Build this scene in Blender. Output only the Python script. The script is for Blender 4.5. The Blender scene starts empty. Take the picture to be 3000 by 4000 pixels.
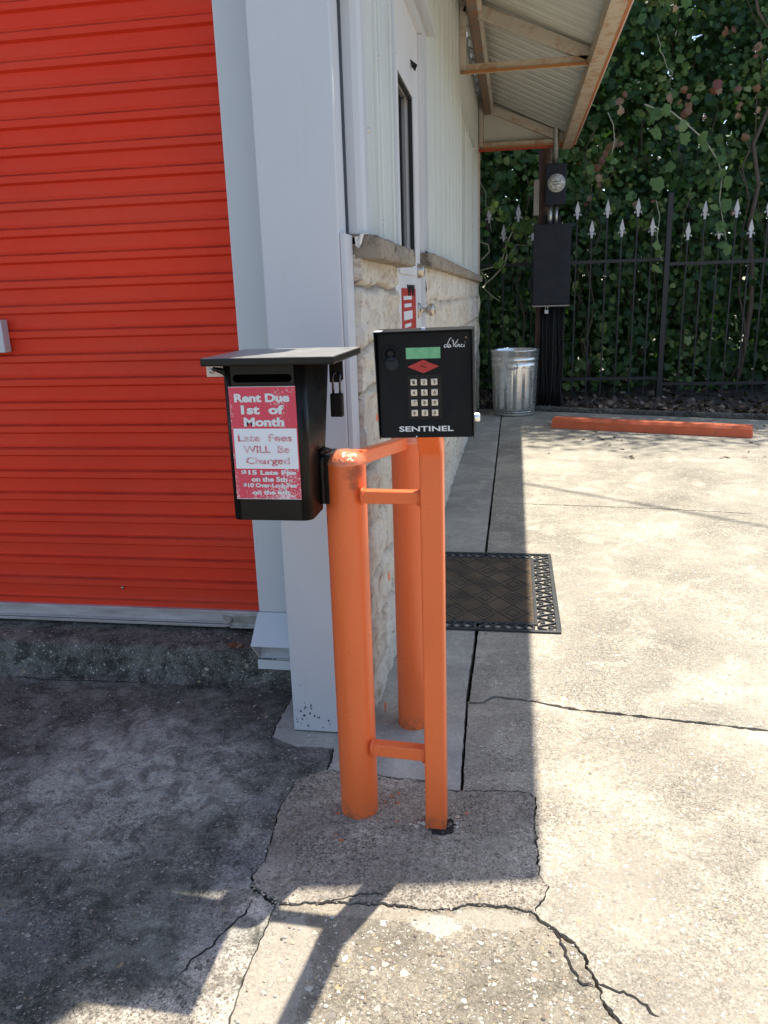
import bpy, bmesh, math, random
import numpy as np
from mathutils import Vector, Matrix, noise as mnoise
from mathutils.geometry import tessellate_polygon
random.seed(7); rng = np.random.default_rng(11)
D = bpy.data
scene = bpy.context.scene
COL = scene.collection

# ------------------------------------------------------------------ camera
cam = D.cameras.new('camera'); co = D.objects.new('camera', cam); COL.objects.link(co)
RX = (0.9866656, 0.1599653, -0.0300348)
RD = (0.0140330, -0.2674552, -0.9634681)
RF = (-0.1621544, 0.9501994, -0.2661336)
m = Matrix(((RX[0], -RD[0], -RF[0], 0), (RX[1], -RD[1], -RF[1], 0), (RX[2], -RD[2], -RF[2], 1.3), (0, 0, 0, 1)))
co.matrix_world = m
cam.sensor_fit = 'VERTICAL'; cam.sensor_height = 24.0; cam.sensor_width = 18.0
cam.lens = 24.0 * 1684 / 2212
cam.clip_start = 0.02; cam.clip_end = 2000
scene.camera = co
# ------------------------------------------------------------------ light
SUN = Vector((0.190, 0.41, 1.0)).normalized()
w = D.worlds.new('World'); scene.world = w; w.use_nodes = True
nt = w.node_tree; nt.nodes.clear()
out = nt.nodes.new('ShaderNodeOutputWorld'); bg = nt.nodes.new('ShaderNodeBackground'); sky = nt.nodes.new('ShaderNodeTexSky')
sky.sky_type = 'NISHITA'; sky.sun_disc = False
sky.sun_elevation = math.asin(SUN.z); sky.sun_rotation = math.atan2(SUN.x, SUN.y)
sky.air_density = 1.0; sky.dust_density = 1.0; sky.ozone_density = 1.0
bg.inputs['Strength'].default_value = 0.14
nt.links.new(sky.outputs[0], bg.inputs[0]); nt.links.new(bg.outputs[0], out.inputs[0])
sl = D.lights.new('sun', 'SUN'); so = D.objects.new('sun', sl); COL.objects.link(so)
sl.energy = 4.7; sl.angle = math.radians(0.55); sl.color = (1.0, 0.94, 0.84)
so.rotation_euler = (-SUN).to_track_quat('-Z', 'Y').to_euler()
so.location = (4, 8, 20)
vs = scene.view_settings
vs.view_transform = 'Standard'; vs.look = 'None'; vs.gamma = 1.0; vs.use_curve_mapping = False
vs.exposure = 0.92
scene.render.engine = 'CYCLES'
scene.render.resolution_x = 768; scene.render.resolution_y = 1024
scene.cycles.max_bounces = 8; scene.cycles.diffuse_bounces = 4

# ------------------------------------------------------------------ node helpers
class NT:
    def __init__(s, name):
        s.m = D.materials.new(name); s.m.use_nodes = True
        s.t = s.m.node_tree; s.b = s.t.nodes['Principled BSDF']; s._pos = None
    def n(s, typ, ins=None, **kw):
        x = s.t.nodes.new(typ)
        for k, v in kw.items(): setattr(x, k, v)
        for k, v in (ins or {}).items(): s.put(x.inputs[k], v)
        return x
    def put(s, sock, v):
        if isinstance(v, bpy.types.NodeSocket): s.t.links.new(v, sock)
        elif isinstance(v, bpy.types.Node): s.t.links.new(v.outputs[0], sock)
        else:
            if isinstance(v, (tuple, list)) and len(v) == 3 and len(sock.default_value) == 4: v = (*v, 1)
            sock.default_value = v
    @property
    def pos(s):
        if s._pos is None: s._pos = s.n('ShaderNodeTexCoord').outputs['Object']
        return s._pos
    def math(s, op, a, b=0.0, c=0.0, clamp=False):
        x = s.n('ShaderNodeMath', operation=op); x.use_clamp = clamp
        s.put(x.inputs[0], a); s.put(x.inputs[1], b); s.put(x.inputs[2], c)
        return x.outputs[0]
    def noise(s, scale, detail=4, rough=0.55, vec=None, dist=0.0):
        return s.n('ShaderNodeTexNoise', {'Vector': vec if vec is not None else s.pos, 'Scale': scale, 'Detail': detail, 'Roughness': rough, 'Distortion': dist}).outputs['Fac']
    def ramp(s, f, *stops, interp='LINEAR'):
        x = s.n('ShaderNodeValToRGB'); cr = x.color_ramp; cr.interpolation = interp
        while len(cr.elements) < len(stops): cr.elements.new(0.5)
        for e, (p, c) in zip(cr.elements, stops):
            e.position = p
            e.color = (c, c, c, 1) if isinstance(c, (int, float)) else (*c, 1)
        s.put(x.inputs[0], f); return x.outputs[0]
    def mix(s, f, a, b, mode='MIX'):
        x = s.n('ShaderNodeMix', data_type='RGBA', blend_type=mode)
        s.put(x.inputs[0], f); s.put(x.inputs[6], a); s.put(x.inputs[7], b); return x.outputs[2]
    def map(s, scale=(1, 1, 1), rot=(0, 0, 0), loc=(0, 0, 0), vec=None):
        return s.n('ShaderNodeMapping', {'Vector': vec if vec is not None else s.pos, 'Scale': scale, 'Rotation': rot, 'Location': loc}).outputs[0]
    def xyz(s, vec=None):
        x = s.n('ShaderNodeSeparateXYZ', {0: vec if vec is not None else s.pos}); return x.outputs
    def bump(s, h, strength=0.3, dist=0.01, normal=None):
        ins = {'Height': h, 'Strength': strength, 'Distance': dist}
        if normal is not None: ins['Normal'] = normal
        return s.n('ShaderNodeBump', ins).outputs[0]
    def set(s, **kw):
        names = dict(color='Base Color', rough='Roughness', metal='Metallic', normal='Normal', spec='Specular IOR Level', coat='Coat Weight', trans='Transmission Weight', alpha='Alpha', emit='Emission Color', emits='Emission Strength', coatr='Coat Roughness')
        for k, v in kw.items(): s.put(s.b.inputs[names[k]], v)
        return s.m

def paint(name, c, rough=0.45, var=0.12, scale=6, dirt=None, dirt_amt=0.0, bump=0.05, bscale=60, spec=0.5, metal=0.0, dirt_scale=9):
    t = NT(name)
    f = t.noise(scale, 5, 0.6)
    dk = tuple(x * (1 - var) for x in c); lt = tuple(min(1, x * (1 + var)) for x in c)
    col = t.ramp(f, (0.3, dk), (0.7, lt))
    if dirt is not None:
        d = t.ramp(t.noise(dirt_scale, 8, 0.7), (0.62 - dirt_amt * 0.25, 0.0), (0.72, 1.0))
        col = t.mix(t.math('MULTIPLY', d, min(1, 0.5 + dirt_amt)), col, dirt)
    r = t.ramp(t.noise(scale * 3, 4), (0.3, max(0.02, rough - 0.08)), (0.7, min(1, rough + 0.1)))
    t.set(color=col, rough=r, spec=spec, metal=metal)
    if bump: t.set(normal=t.bump(t.noise(bscale, 4), bump, 0.004))
    return t.m

# ------------------------------------------------------------------ materials
def concrete(name, base, dark, big=0.35, small=0.5, stain=0.5, stain_scale=2.2, bump=0.5, patches=(), finepebble=0.6, big_scale=62.0, pale=1.0, grain=1.0, post=(), mottle=0.0):
    t = NT(name)
    p = t.pos
    dn = t.n('ShaderNodeTexNoise', {'Vector': p, 'Scale': 90.0, 'Detail': 2.0})
    off = t.n('ShaderNodeVectorMath', {0: dn.outputs['Color'], 1: (0.5, 0.5, 0.5)}, operation='SUBTRACT')
    off2 = t.n('ShaderNodeVectorMath', {0: off.outputs[0], 'Scale': 0.017}, operation='SCALE')
    pv = t.n('ShaderNodeVectorMath', {0: p, 1: off2.outputs[0]}, operation='ADD').outputs[0]
    n1 = t.noise(stain_scale, 8, 0.62); n2 = t.noise(17, 7, 0.7); n3 = t.noise(140, 4, 0.7)
    mid = tuple((a + b) / 2 for a, b in zip(base, dark))
    col = t.ramp(n1, (0.50 - 0.22 * stain, dark), (0.52, mid), (0.72 - 0.1 * stain, base))
    col = t.mix(t.ramp(n2, (0.40, 0.0), (0.62, 0.6)), col, tuple(x * 0.66 for x in base))
    col = t.mix(t.ramp(t.noise(5, 7, 0.68, dist=0.6), (0.50, 0.0), (0.66, 0.6)), col, tuple(min(1, x * 1.22) for x in base))
    for (px, py, r, c, amt) in patches:
        dv = t.n('ShaderNodeVectorMath', {0: p, 1: (px, py, 0)}, operation='DISTANCE').outputs['Value']
        dv = t.math('ADD', dv, t.math('MULTIPLY', t.math('SUBTRACT', t.noise(5.5, 6, 0.65), 0.5), r * 1.5))
        msk = t.ramp(t.math('DIVIDE', dv, r), (0.45, amt), (1.0, 0.0))
        col = t.mix(msk, col, c)
    if mottle:
        mv = t.ramp(t.noise(13, 9, 0.72, dist=0.8), (0.40, 1.0 - 0.62 * mottle), (0.52, 1.0), (0.66, 1.0 + 0.5 * mottle))
        col = t.mix(1.0, col, t.n('ShaderNodeCombineColor', {0: mv, 1: mv, 2: mv}).outputs[0], 'MULTIPLY')
    g1 = t.noise(165, 7, 0.8); g2 = t.noise(60, 6, 0.75); ex = t.ramp(t.noise(stain_scale * 1.7, 6, 0.65, vec=t.map(loc=(3, 5, 0))), (0.36, 0.35), (0.60, 1.0))
    sp = t.math('MULTIPLY', t.ramp(g1, (0.36, 0.22), (0.47, 0.62), (0.54, 0.80), (0.68, 1.0)), t.ramp(g2, (0.34, 0.62), (0.60, 1.0)))
    sp = t.math('MULTIPLY', sp, 1.36)
    sp = t.math('ADD', 1.0, t.math('MULTIPLY', t.math('SUBTRACT', sp, 1.0), t.math('MULTIPLY', ex, grain)))
    cmb = t.n('ShaderNodeCombineColor', {0: sp, 1: sp, 2: sp}).outputs[0]
    col = t.mix(1.0, col, cmb, 'MULTIPLY')
    h = t.math('MULTIPLY', n3, 0.35)
    h = t.math('ADD', h, t.math('MULTIPLY', g1, 0.8))
    def peb(col, h, scale, dens, hh, th):
        v = t.n('ShaderNodeTexVoronoi', {'Vector': pv, 'Scale': scale, 'Randomness': 1.0})
        sep = t.n('ShaderNodeSeparateColor', {0: v.outputs['Color']})
        thr = t.math('MULTIPLY', t.math('SUBTRACT', sep.outputs[0], 1.0 - dens), th / max(dens, 0.01))
        msk = t.math('SUBTRACT', thr, v.outputs['Distance'])
        ms = t.ramp(t.math('MULTIPLY', msk, 9.0), (0.0, 0.0), (0.25, 1.0))
        k = 1.0
        pc = t.ramp(sep.outputs[1], (0.0, (0.17, 0.14, 0.11)), (0.2, (0.32, 0.25, 0.18)), (0.36, (0.22, 0.20, 0.18)), (0.5, (0.48, 0.36, 0.20)), (0.66, (0.40, 0.37, 0.33)), (0.82, (0.58, 0.52, 0.40)), (1.0, (0.66, 0.63, 0.56)))
        pc = t.mix(1.0, pc, (pale, pale, pale, 1), 'MULTIPLY')
        pc = t.mix(t.ramp(t.noise(60, 3), (0.4, 0.0), (0.7, 0.35)), pc, tuple(x * 0.8 for x in base))
        edge = t.ramp(t.math('MULTIPLY', t.math('ABSOLUTE', msk), 14.0), (0.0, 0.5), (0.5, 0.0))
        col = t.mix(t.math('MULTIPLY', edge, t.ramp(sep.outputs[0], (1 - dens - 0.01, 0.0), (1 - dens + 0.02, 1.0))), col, tuple(x * 0.3 for x in mid))
        col = t.mix(ms, col, pc)
        h = t.math('ADD', h, t.math('MULTIPLY', ms, hh))
        return col, h
    if finepebble: col, h = peb(col, h, 190.0, finepebble, 0.25, 0.5)
    if small: col, h = peb(col, h, 105.0, small, 0.45, 0.5)
    if big: col, h = peb(col, h, big_scale, big, 0.9, 0.52)
    for (px, py, rx_, ry_, c, amt) in post:            # skim coat patches over the aggregate
        q = t.n('ShaderNodeVectorMath', {0: t.n('ShaderNodeVectorMath', {0: p, 1: (px, py, 0)}, operation='SUBTRACT').outputs[0], 1: (1 / rx_, 1 / ry_, 0)}, operation='MULTIPLY').outputs[0]
        dv = t.n('ShaderNodeVectorMath', {0: q}, operation='LENGTH').outputs['Value']
        dv = t.math('ADD', dv, t.math('MULTIPLY', t.math('SUBTRACT', t.noise(30, 6, 0.7), 0.5), 1.1))
        cc_ = t.mix(t.ramp(n3, (0.4, 0.45), (0.6, 0.0)), (*c, 1), tuple(x * 0.6 for x in c))
        col = t.mix(t.ramp(dv, (0.85, amt), (1.0, 0.0)), col, cc_)
    h = t.math('ADD', h, t.math('MULTIPLY', t.noise(45, 5, 0.7), 0.8))
    return t.set(color=col, rough=t.ramp(n2, (0.3, 0.8), (0.7, 0.95)), normal=t.bump(h, bump, 0.004), spec=0.3)

M = {}
M['conc_right'] = concrete('conc_right', (0.57, 0.505, 0.395), (0.27, 0.24, 0.19), big=0.16, small=0.45, stain=0.7, stain_scale=1.5, grain=1.4, bump=0.6, finepebble=0.35, big_scale=85)
M['conc_upper'] = concrete('conc_upper', (0.56, 0.505, 0.40), (0.26, 0.235, 0.19), big=0.2, small=0.35, stain=0.8, stain_scale=1.3, grain=1.4, bump=0.6, finepebble=0.4, big_scale=85)
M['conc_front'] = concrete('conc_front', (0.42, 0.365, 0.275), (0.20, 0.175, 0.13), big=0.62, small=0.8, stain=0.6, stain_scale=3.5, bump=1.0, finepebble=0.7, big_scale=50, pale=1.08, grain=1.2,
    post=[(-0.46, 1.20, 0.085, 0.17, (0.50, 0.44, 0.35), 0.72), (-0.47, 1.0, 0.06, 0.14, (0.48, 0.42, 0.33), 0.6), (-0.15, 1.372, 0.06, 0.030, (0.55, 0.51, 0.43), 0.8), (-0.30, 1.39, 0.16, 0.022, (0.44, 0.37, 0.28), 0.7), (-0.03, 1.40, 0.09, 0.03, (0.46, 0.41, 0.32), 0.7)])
M['conc_pad'] = concrete('conc_pad', (0.56, 0.485, 0.38), (0.31, 0.27, 0.215), grain=1.6, big=0.3, small=0.6, stain=0.5, stain_scale=3, bump=0.9, finepebble=0.7, big_scale=85, pale=0.62)
M['conc_walk'] = concrete('conc_walk', (0.50, 0.465, 0.39), (0.33, 0.31, 0.265), big=0.0, small=0.1, stain=0.5, stain_scale=1.6, bump=0.25, finepebble=0.15, grain=0.55)
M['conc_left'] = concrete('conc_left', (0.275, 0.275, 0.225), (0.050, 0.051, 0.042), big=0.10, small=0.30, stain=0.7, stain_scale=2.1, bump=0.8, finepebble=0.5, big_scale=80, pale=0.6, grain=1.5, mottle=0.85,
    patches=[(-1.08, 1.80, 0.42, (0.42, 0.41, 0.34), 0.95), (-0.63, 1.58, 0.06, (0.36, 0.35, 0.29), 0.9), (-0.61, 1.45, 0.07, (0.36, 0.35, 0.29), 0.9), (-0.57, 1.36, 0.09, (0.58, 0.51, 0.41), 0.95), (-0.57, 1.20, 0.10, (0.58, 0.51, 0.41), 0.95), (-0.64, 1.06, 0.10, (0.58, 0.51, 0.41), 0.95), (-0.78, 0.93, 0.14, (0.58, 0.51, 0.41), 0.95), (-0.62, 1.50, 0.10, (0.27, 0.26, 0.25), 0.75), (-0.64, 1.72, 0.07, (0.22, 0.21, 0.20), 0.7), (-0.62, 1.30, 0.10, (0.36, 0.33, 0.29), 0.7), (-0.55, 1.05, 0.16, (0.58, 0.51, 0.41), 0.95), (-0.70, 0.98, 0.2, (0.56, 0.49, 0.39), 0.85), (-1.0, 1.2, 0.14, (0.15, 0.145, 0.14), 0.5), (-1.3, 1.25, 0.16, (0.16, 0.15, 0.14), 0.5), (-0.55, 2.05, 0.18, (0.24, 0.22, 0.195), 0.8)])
M['conc_sill'] = concrete('conc_sill', (0.235, 0.22, 0.185), (0.08, 0.075, 0.06), big=0.2, small=0.3, stain=0.7, stain_scale=3.5, bump=1.0, finepebble=0.5, big_scale=60, pale=0.8, grain=1.4, mottle=1.0)
t = NT('dirt'); n = t.noise(22, 8, 0.7)
M['dirt'] = t.set(color=t.ramp(n, (0.3, (0.018, 0.014, 0.011)), (0.6, (0.07, 0.055, 0.04)), (0.8, (0.14, 0.11, 0.085))), rough=0.95, normal=t.bump(n, 0.8, 0.02))
t = NT('crack_fill'); n = t.noise(120, 5, 0.7)
M['crack'] = t.set(color=t.ramp(n, (0.3, (0.010, 0.009, 0.008)), (0.7, (0.035, 0.03, 0.026))), rough=1.0)

def door_mat():
    t = NT('red_slats')
    x, y, z = t.xyz()
    ph = t.math('FRACT', t.math('DIVIDE', t.math('SUBTRACT', z, 0.297), 0.0843))
    ph = t.math('ADD', ph, t.math('MULTIPLY', t.math('SUBTRACT', t.noise(30, 4, vec=t.map((0.3, 1, 4))), 0.5), 0.06))
    dustn = t.noise(14, 5, 0.6, vec=t.map((0.5, 1, 3)))
    c = t.ramp(t.noise(1.6, 6, 0.6), (0.3, (0.72, 0.044, 0.018)), (0.7, (0.82, 0.057, 0.022)))
    d = t.ramp(ph, (0.0, 0.75), (0.05, 0.0), (0.93, 0.0), (0.985, 0.75))
    c = t.mix(t.math('MULTIPLY', d, t.ramp(dustn, (0.3, 0.35), (0.7, 1.0))), c, (0.10, 0.020, 0.016))
    fade = t.ramp(t.noise(3.0, 7, 0.65, vec=t.map((0.4, 1, 2.2))), (0.45, 0.0), (0.75, 0.35))
    c = t.mix(fade, c, (0.52, 0.09, 0.055))
    return t.set(color=c, rough=t.ramp(t.noise(40, 4), (0.3, 0.42), (0.7, 0.62)), spec=0.16, normal=t.bump(t.noise(7, 4, vec=t.map((0.6, 1, 3))), 0.10, 0.01))
M['red_door'] = door_mat()
def white_metal(name, c, dirt, amt):
    t = NT(name)
    n = t.noise(3.0, 6, 0.6); st = t.noise(9, 7, 0.7, vec=t.map((3, 3, 0.35)))
    col = t.ramp(n, (0.3, tuple(x * 0.95 for x in c)), (0.7, c))
    col = t.mix(t.ramp(st, (0.55, 0.0), (0.85, amt)), col, dirt)
    col = t.mix(t.ramp(t.noise(75, 5, 0.7), (0.70, 0.0), (0.74, amt * 1.2)), col, (0.10, 0.08, 0.07))
    return t.set(color=col, rough=t.ramp(n, (0.3, 0.32), (0.7, 0.5)), spec=0.45, normal=t.bump(t.noise(4, 3, vec=t.map((1, 1, 0.4))), 0.06, 0.02))
M['white'] = white_metal('white_metal', (0.545, 0.555, 0.575), (0.42, 0.40, 0.37), 0.25)
M['white2'] = white_metal('white_downspout', (0.55, 0.565, 0.58), (0.42, 0.41, 0.38), 0.22)
M['siding'] = white_metal('siding_paint', (0.56, 0.575, 0.54), (0.42, 0.385, 0.31), 0.4)
M['doorwhite'] = paint('door_white', (0.63, 0.62, 0.63), 0.5, 0.05, 4)
t = NT('chips'); M['chip'] = t.set(color=(0.05, 0.05, 0.06, 1), rough=0.8)
def stone(name, a, b, c, dirt, amt):
    t = NT(name)
    at = t.n('ShaderNodeAttribute', attribute_name='tint').outputs['Fac']
    n = t.noise(7, 8, 0.65, dist=0.4)
    v = t.math('ADD', t.math('MULTIPLY', at, 0.55), t.math('MULTIPLY', n, 0.5))
    col = t.ramp(v, (0.2, a), (0.5, b), (0.8, c))
    col = t.mix(t.ramp(t.noise(11, 9, 0.76, vec=t.map((1, 1, 1.9)), dist=0.8), (0.50, 0.0), (0.66, amt)), col, dirt)
    col = t.mix(t.ramp(t.noise(90, 5, 0.7), (0.62, 0.0), (0.72, amt)), col, (0.10, 0.08, 0.065))
    return t.set(color=col, rough=0.88, spec=0.25, normal=t.bump(t.math('ADD', t.noise(42, 9, 0.78), t.noise(11, 6, 0.7, dist=0.8)), 0.95, 0.016))
M['stone'] = stone('limestone', (0.42, 0.315, 0.235), (0.74, 0.655, 0.535), (0.83, 0.785, 0.69), (0.42, 0.275, 0.19), 0.75)
M['cap'] = stone('cap_stone', (0.26, 0.21, 0.16), (0.40, 0.335, 0.26), (0.54, 0.47, 0.37), (0.09, 0.07, 0.055), 0.85)
t = NT('glass_dark'); M['glass'] = t.set(color=(0.012, 0.014, 0.016, 1), rough=0.06, spec=0.6)
M['gasket'] = paint('black_rubber_gasket', (0.012, 0.012, 0.013), 0.6, 0.1, 5)
def rusty(name, c, amt):
    t = NT(name)
    n = t.noise(9, 9, 0.72, dist=0.5); n2 = t.noise(32, 6, 0.7)
    col = t.ramp(t.noise(4, 4), (0.3, tuple(x * 0.88 for x in c)), (0.7, c))
    f = t.ramp(t.math('ADD', t.math('MULTIPLY', n, 0.75), t.math('MULTIPLY', n2, 0.25)), (0.56 - 0.14 * amt, 0.0), (0.66, 1.0))
    col = t.mix(t.math('MULTIPLY', f, 0.85), col, t.ramp(n2, (0.35, (0.16, 0.055, 0.018)), (0.65, (0.50, 0.20, 0.045))))
    return t.set(color=col, rough=0.75, normal=t.bump(n2, 0.3, 0.005))
M['rust'] = rusty('rusty_cream_steel', (0.58, 0.52, 0.43), 0.30)
M['rust_edge'] = rusty('rusty_angle', (0.46, 0.20, 0.07), 0.9)
M['rust2'] = rusty('stained_cream_steel', (0.54, 0.46, 0.35), 0.75)
M['rust_dark'] = rusty('rusty_dark_channel', (0.22, 0.18, 0.15), 0.8)
M['sheet'] = white_metal('awning_sheet', (0.60, 0.59, 0.52), (0.46, 0.40, 0.31), 0.4)
M['redtrim'] = paint('red_trim', (0.52, 0.075, 0.03), 0.5, 0.15, 6)
M['pinktrim'] = paint('faded_trim', (0.62, 0.50, 0.44), 0.6, 0.1, 20)
def orange(name, c, soot=None):
    t = NT(name)
    col = t.ramp(t.noise(5, 5), (0.3, tuple(x * 0.93 for x in c)), (0.7, c))
    col = t.mix(t.ramp(t.noise(30, 6, 0.7), (0.66, 0.0), (0.74, 0.5)), col, tuple(x * 0.6 for x in c))
    x, y, z = t.xyz()
    low = t.math('MULTIPLY', t.ramp(z, (0.0, 1.0), (0.05, 0.0)), t.ramp(t.noise(50, 6, 0.75), (0.45, 0.0), (0.6, 0.75)))
    col = t.mix(low, col, (0.12, 0.085, 0.06))
    if soot:
        for (p, r, a) in soot:
            dv = t.n('ShaderNodeVectorMath', {0: t.pos, 1: p}, operation='DISTANCE').outputs['Value']
            dv = t.math('ADD', dv, t.math('MULTIPLY', t.math('SUBTRACT', t.noise(28, 6, 0.75), 0.5), r * 2.2))
            col = t.mix(t.ramp(t.math('DIVIDE', dv, r), (0.3, a), (1.0, 0.0)), col, (0.035, 0.022, 0.018))
    h = t.math('ADD', t.noise(120, 4, 0.6), t.math('MULTIPLY', t.noise(14, 4), 1.2))
    return t.set(color=col, rough=t.ramp(t.noise(60, 3), (0.3, 0.27), (0.7, 0.42)), spec=0.5, normal=t.bump(h, 0.16, 0.004))
M['orange'] = orange('orange_paint', (0.85, 0.162, 0.040))
M['orange_soot'] = orange('orange_paint_sooty', (0.85, 0.162, 0.040), [((-0.352, 1.70, 0.915), 0.030, 0.6), ((-0.356, 1.695, 0.885), 0.018, 0.5), ((-0.434, 1.73, 0.86), 0.022, 0.9), ((-0.434, 1.72, 0.92), 0.026, 0.95), ((-0.435, 1.715, 0.80), 0.016, 0.8), ((-0.43, 1.71, 0.96), 0.02, 0.9)])
t = NT('orange_wrinkled_cap'); n = t.noise(55, 4, 0.6, dist=1.2)
M['orange_cap'] = t.set(color=(0.82, 0.24, 0.11, 1), rough=0.13, spec=0.7, metal=0.15, normal=t.bump(n, 0.55, 0.010))
M['stop_red'] = paint('red_stop_paint', (0.66, 0.135, 0.050), 0.65, 0.15, 9, dirt=(0.22, 0.10, 0.07), dirt_amt=0.25, bump=0.3)
def blackbox(name, c=(0.008, 0.0068, 0.0058), rough=0.34, dust=0.2, spec=0.2):
    t = NT(name)
    n = t.noise(8, 7, 0.7)
    col = t.ramp(n, (0.3, tuple(x * 0.7 for x in c)), (0.7, tuple(x * 1.6 for x in c)))
    col = t.mix(t.ramp(t.noise(45, 6, 0.75), (0.62, 0.0), (0.76, dust)), col, (0.16, 0.13, 0.115))
    return t.set(color=col, rough=t.ramp(t.noise(20, 5), (0.3, rough - 0.1), (0.7, rough + 0.12)), spec=spec, normal=t.bump(t.noise(130, 4), 0.12, 0.003))
M['black'] = blackbox('black_paint')
t = NT('black_lid_paint'); nz = t.xyz(t.n('ShaderNodeNewGeometry').outputs['Normal'])[2]
n = t.noise(30, 8, 0.75)
dust = t.math('MULTIPLY', t.ramp(nz, (0.6, 0.0), (0.95, 1.0)), t.ramp(n, (0.3, 0.55), (0.62, 1.0)))  # dust on upward faces, its pale tone also carrying the sky sheen
M['black_lid'] = t.set(color=t.mix(dust, (0.012, 0.011, 0.010, 1), (0.30, 0.29, 0.27, 1)), rough=t.ramp(n, (0.3, 0.3), (0.7, 0.45)), spec=0.25, normal=t.bump(n, 0.12, 0.003))
M['keypad'] = blackbox('keypad_powder_coat', (0.006, 0.0065, 0.008), 0.5, 0.05, 0.15)
M['keypad_in'] = blackbox('keypad_bezel', (0.009, 0.009, 0.011), 0.3, 0.02)
t = NT('opening_shade'); M['shade_fill'] = t.set(color=(0.002, 0.002, 0.002, 1), rough=0.9, spec=0.05)  # near-black fill standing in for shade inside openings
t = NT('keycap_metal'); n = t.noise(160, 4, 0.6)
M['key'] = t.set(color=t.ramp(n, (0.3, (0.36, 0.33, 0.29)), (0.7, (0.66, 0.63, 0.58))), metal=0.75, rough=0.34)
t = NT('lcd'); n = t.noise(60, 4, 0.6); x, y, z = t.xyz()
M['lcd'] = t.set(color=t.ramp(n, (0.3, (0.05, 0.19, 0.10)), (0.7, (0.13, 0.33, 0.18))), rough=0.15, emit=(0.10, 0.42, 0.22, 1), emits=0.10)
M['logo'] = paint('logo_red', (0.40, 0.022, 0.018), 0.5, 0.08, 30)
t = NT('white_print'); M['print'] = t.set(color=(0.66, 0.66, 0.66, 1), rough=0.5)
t = NT('grey_print'); M['keyink'] = t.set(color=(0.05, 0.05, 0.05, 1), rough=0.6)
def signmat(name, c, wear_c, lo):
    t = NT(name)
    x, y, z = t.xyz()
    side = t.ramp(t.math('MULTIPLY', t.math('ADD', x, 0.60), 6.6), (0.0, 0.10), (0.06, 0.0), (0.56, 0.0), (0.76, 0.13), (0.88, 0.05), (1.0, 0.0))
    lowz = t.ramp(t.math('MULTIPLY', t.math('SUBTRACT', z, 0.877), 4.0), (0.0, 0.10), (0.35, 0.0), (0.55, -0.0))
    f = t.math('ADD', t.math('ADD', t.noise(420, 3, 0.7), t.math('MULTIPLY', t.noise(18, 5, 0.7), 0.55)), t.math('ADD', side, lowz))
    col = t.mix(t.ramp(f, (lo, 0.0), (lo + 0.06, 0.9)), c, wear_c)
    return t.set(color=col, rough=0.35, spec=0.5)
M['sign_red'] = signmat('sign_red_ink', (0.62, 0.042, 0.085, 1), (0.72, 0.72, 0.74, 1), 0.97)
M['sign_white'] = paint('sign_white', (0.72, 0.74, 0.78), 0.35, 0.02, 10, bump=0)
def fadeprint(name):
    t = NT(name)
    f = t.math('ADD', t.noise(330, 2, 0.6), t.math('MULTIPLY', t.noise(28, 4), 0.8))
    return t.set(color=t.mix(t.ramp(f, (0.80, 0.0), (1.0, 0.75)), (0.50, 0.05, 0.085, 1), (0.72, 0.70, 0.74, 1)), rough=0.4)
M['fadeprint'] = fadeprint('faded_red_print')
t = NT('zinc'); M['zinc'] = t.set(color=t.ramp(t.noise(40, 4), (0.3, (0.40, 0.39, 0.37)), (0.7, (0.62, 0.60, 0.56))), metal=0.9, rough=0.42)
M['shackle'] = NT('dark_shackle').set(color=(0.10, 0.10, 0.105, 1), metal=0.9, rough=0.25)
t = NT('alu_bar'); n = t.noise(12, 6, 0.7, vec=t.map((0.4, 1, 2)))
M['alu'] = t.set(color=t.ramp(n, (0.3, (0.34, 0.29, 0.27)), (0.6, (0.55, 0.51, 0.50)), (0.8, (0.64, 0.62, 0.62))), metal=0.35, rough=0.5)
t = NT('galvanised'); v = t.n('ShaderNodeTexVoronoi', {'Vector': t.map((1, 1, 0.7)), 'Scale': 38.0})
M['galv'] = t.set(color=t.ramp(t.n('ShaderNodeSeparateColor', {0: v.outputs['Color']}).outputs[0], (0.0, (0.80, 0.80, 0.78)), (1.0, (0.88, 0.88, 0.86))), metal=0.9, rough=t.ramp(t.noise(9, 5), (0.3, 0.22), (0.7, 0.36)))
M['brass'] = NT('antique_nickel').set(color=(0.50, 0.44, 0.36, 1), metal=0.9, rough=0.3)
M['iron'] = paint('black_iron', (0.012, 0.012, 0.014), 0.5, 0.2, 20, bump=0.1)
M['finial'] = paint('silver_finial', (0.60, 0.58, 0.58), 0.5, 0.1, 30, bump=0.1)
M['panel'] = paint('dark_panel', (0.016, 0.018, 0.026), 0.62, 0.15, 8, spec=0.3)
M['cable'] = paint('black_cable', (0.010, 0.010, 0.011), 0.55, 0.2, 8, spec=0.3)
M['wood'] = paint('pole_wood', (0.12, 0.07, 0.05), 0.9, 0.3, 14, bump=0.5)
M['greybox'] = paint('grey_box', (0.30, 0.26, 0.24), 0.7, 0.1, 9)
t = NT('meter_face'); M['meter'] = t.set(color=t.ramp(t.noise(38, 3), (0.4, (0.34, 0.33, 0.31)), (0.6, (0.62, 0.60, 0.56))), rough=0.2)
M['rubber'] = paint('black_rubber', (0.028, 0.032, 0.034), 0.5, 0.15, 20, bump=0.15, spec=0.5)
def carpet():
    t = NT('brown_carpet')
    n = t.noise(9, 6, 0.7); f = t.noise(300, 3, 0.7)
    c = t.ramp(n, (0.3, (0.095, 0.07, 0.05)), (0.7, (0.21, 0.155, 0.10)))
    c = t.mix(t.ramp(f, (0.35, 0.6), (0.6, 0.0)), c, (0.05, 0.038, 0.03))
    return t.set(color=c, rough=1.0, spec=0.05, normal=t.bump(f, 0.8, 0.004))
M['carpet'] = carpet()
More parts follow.
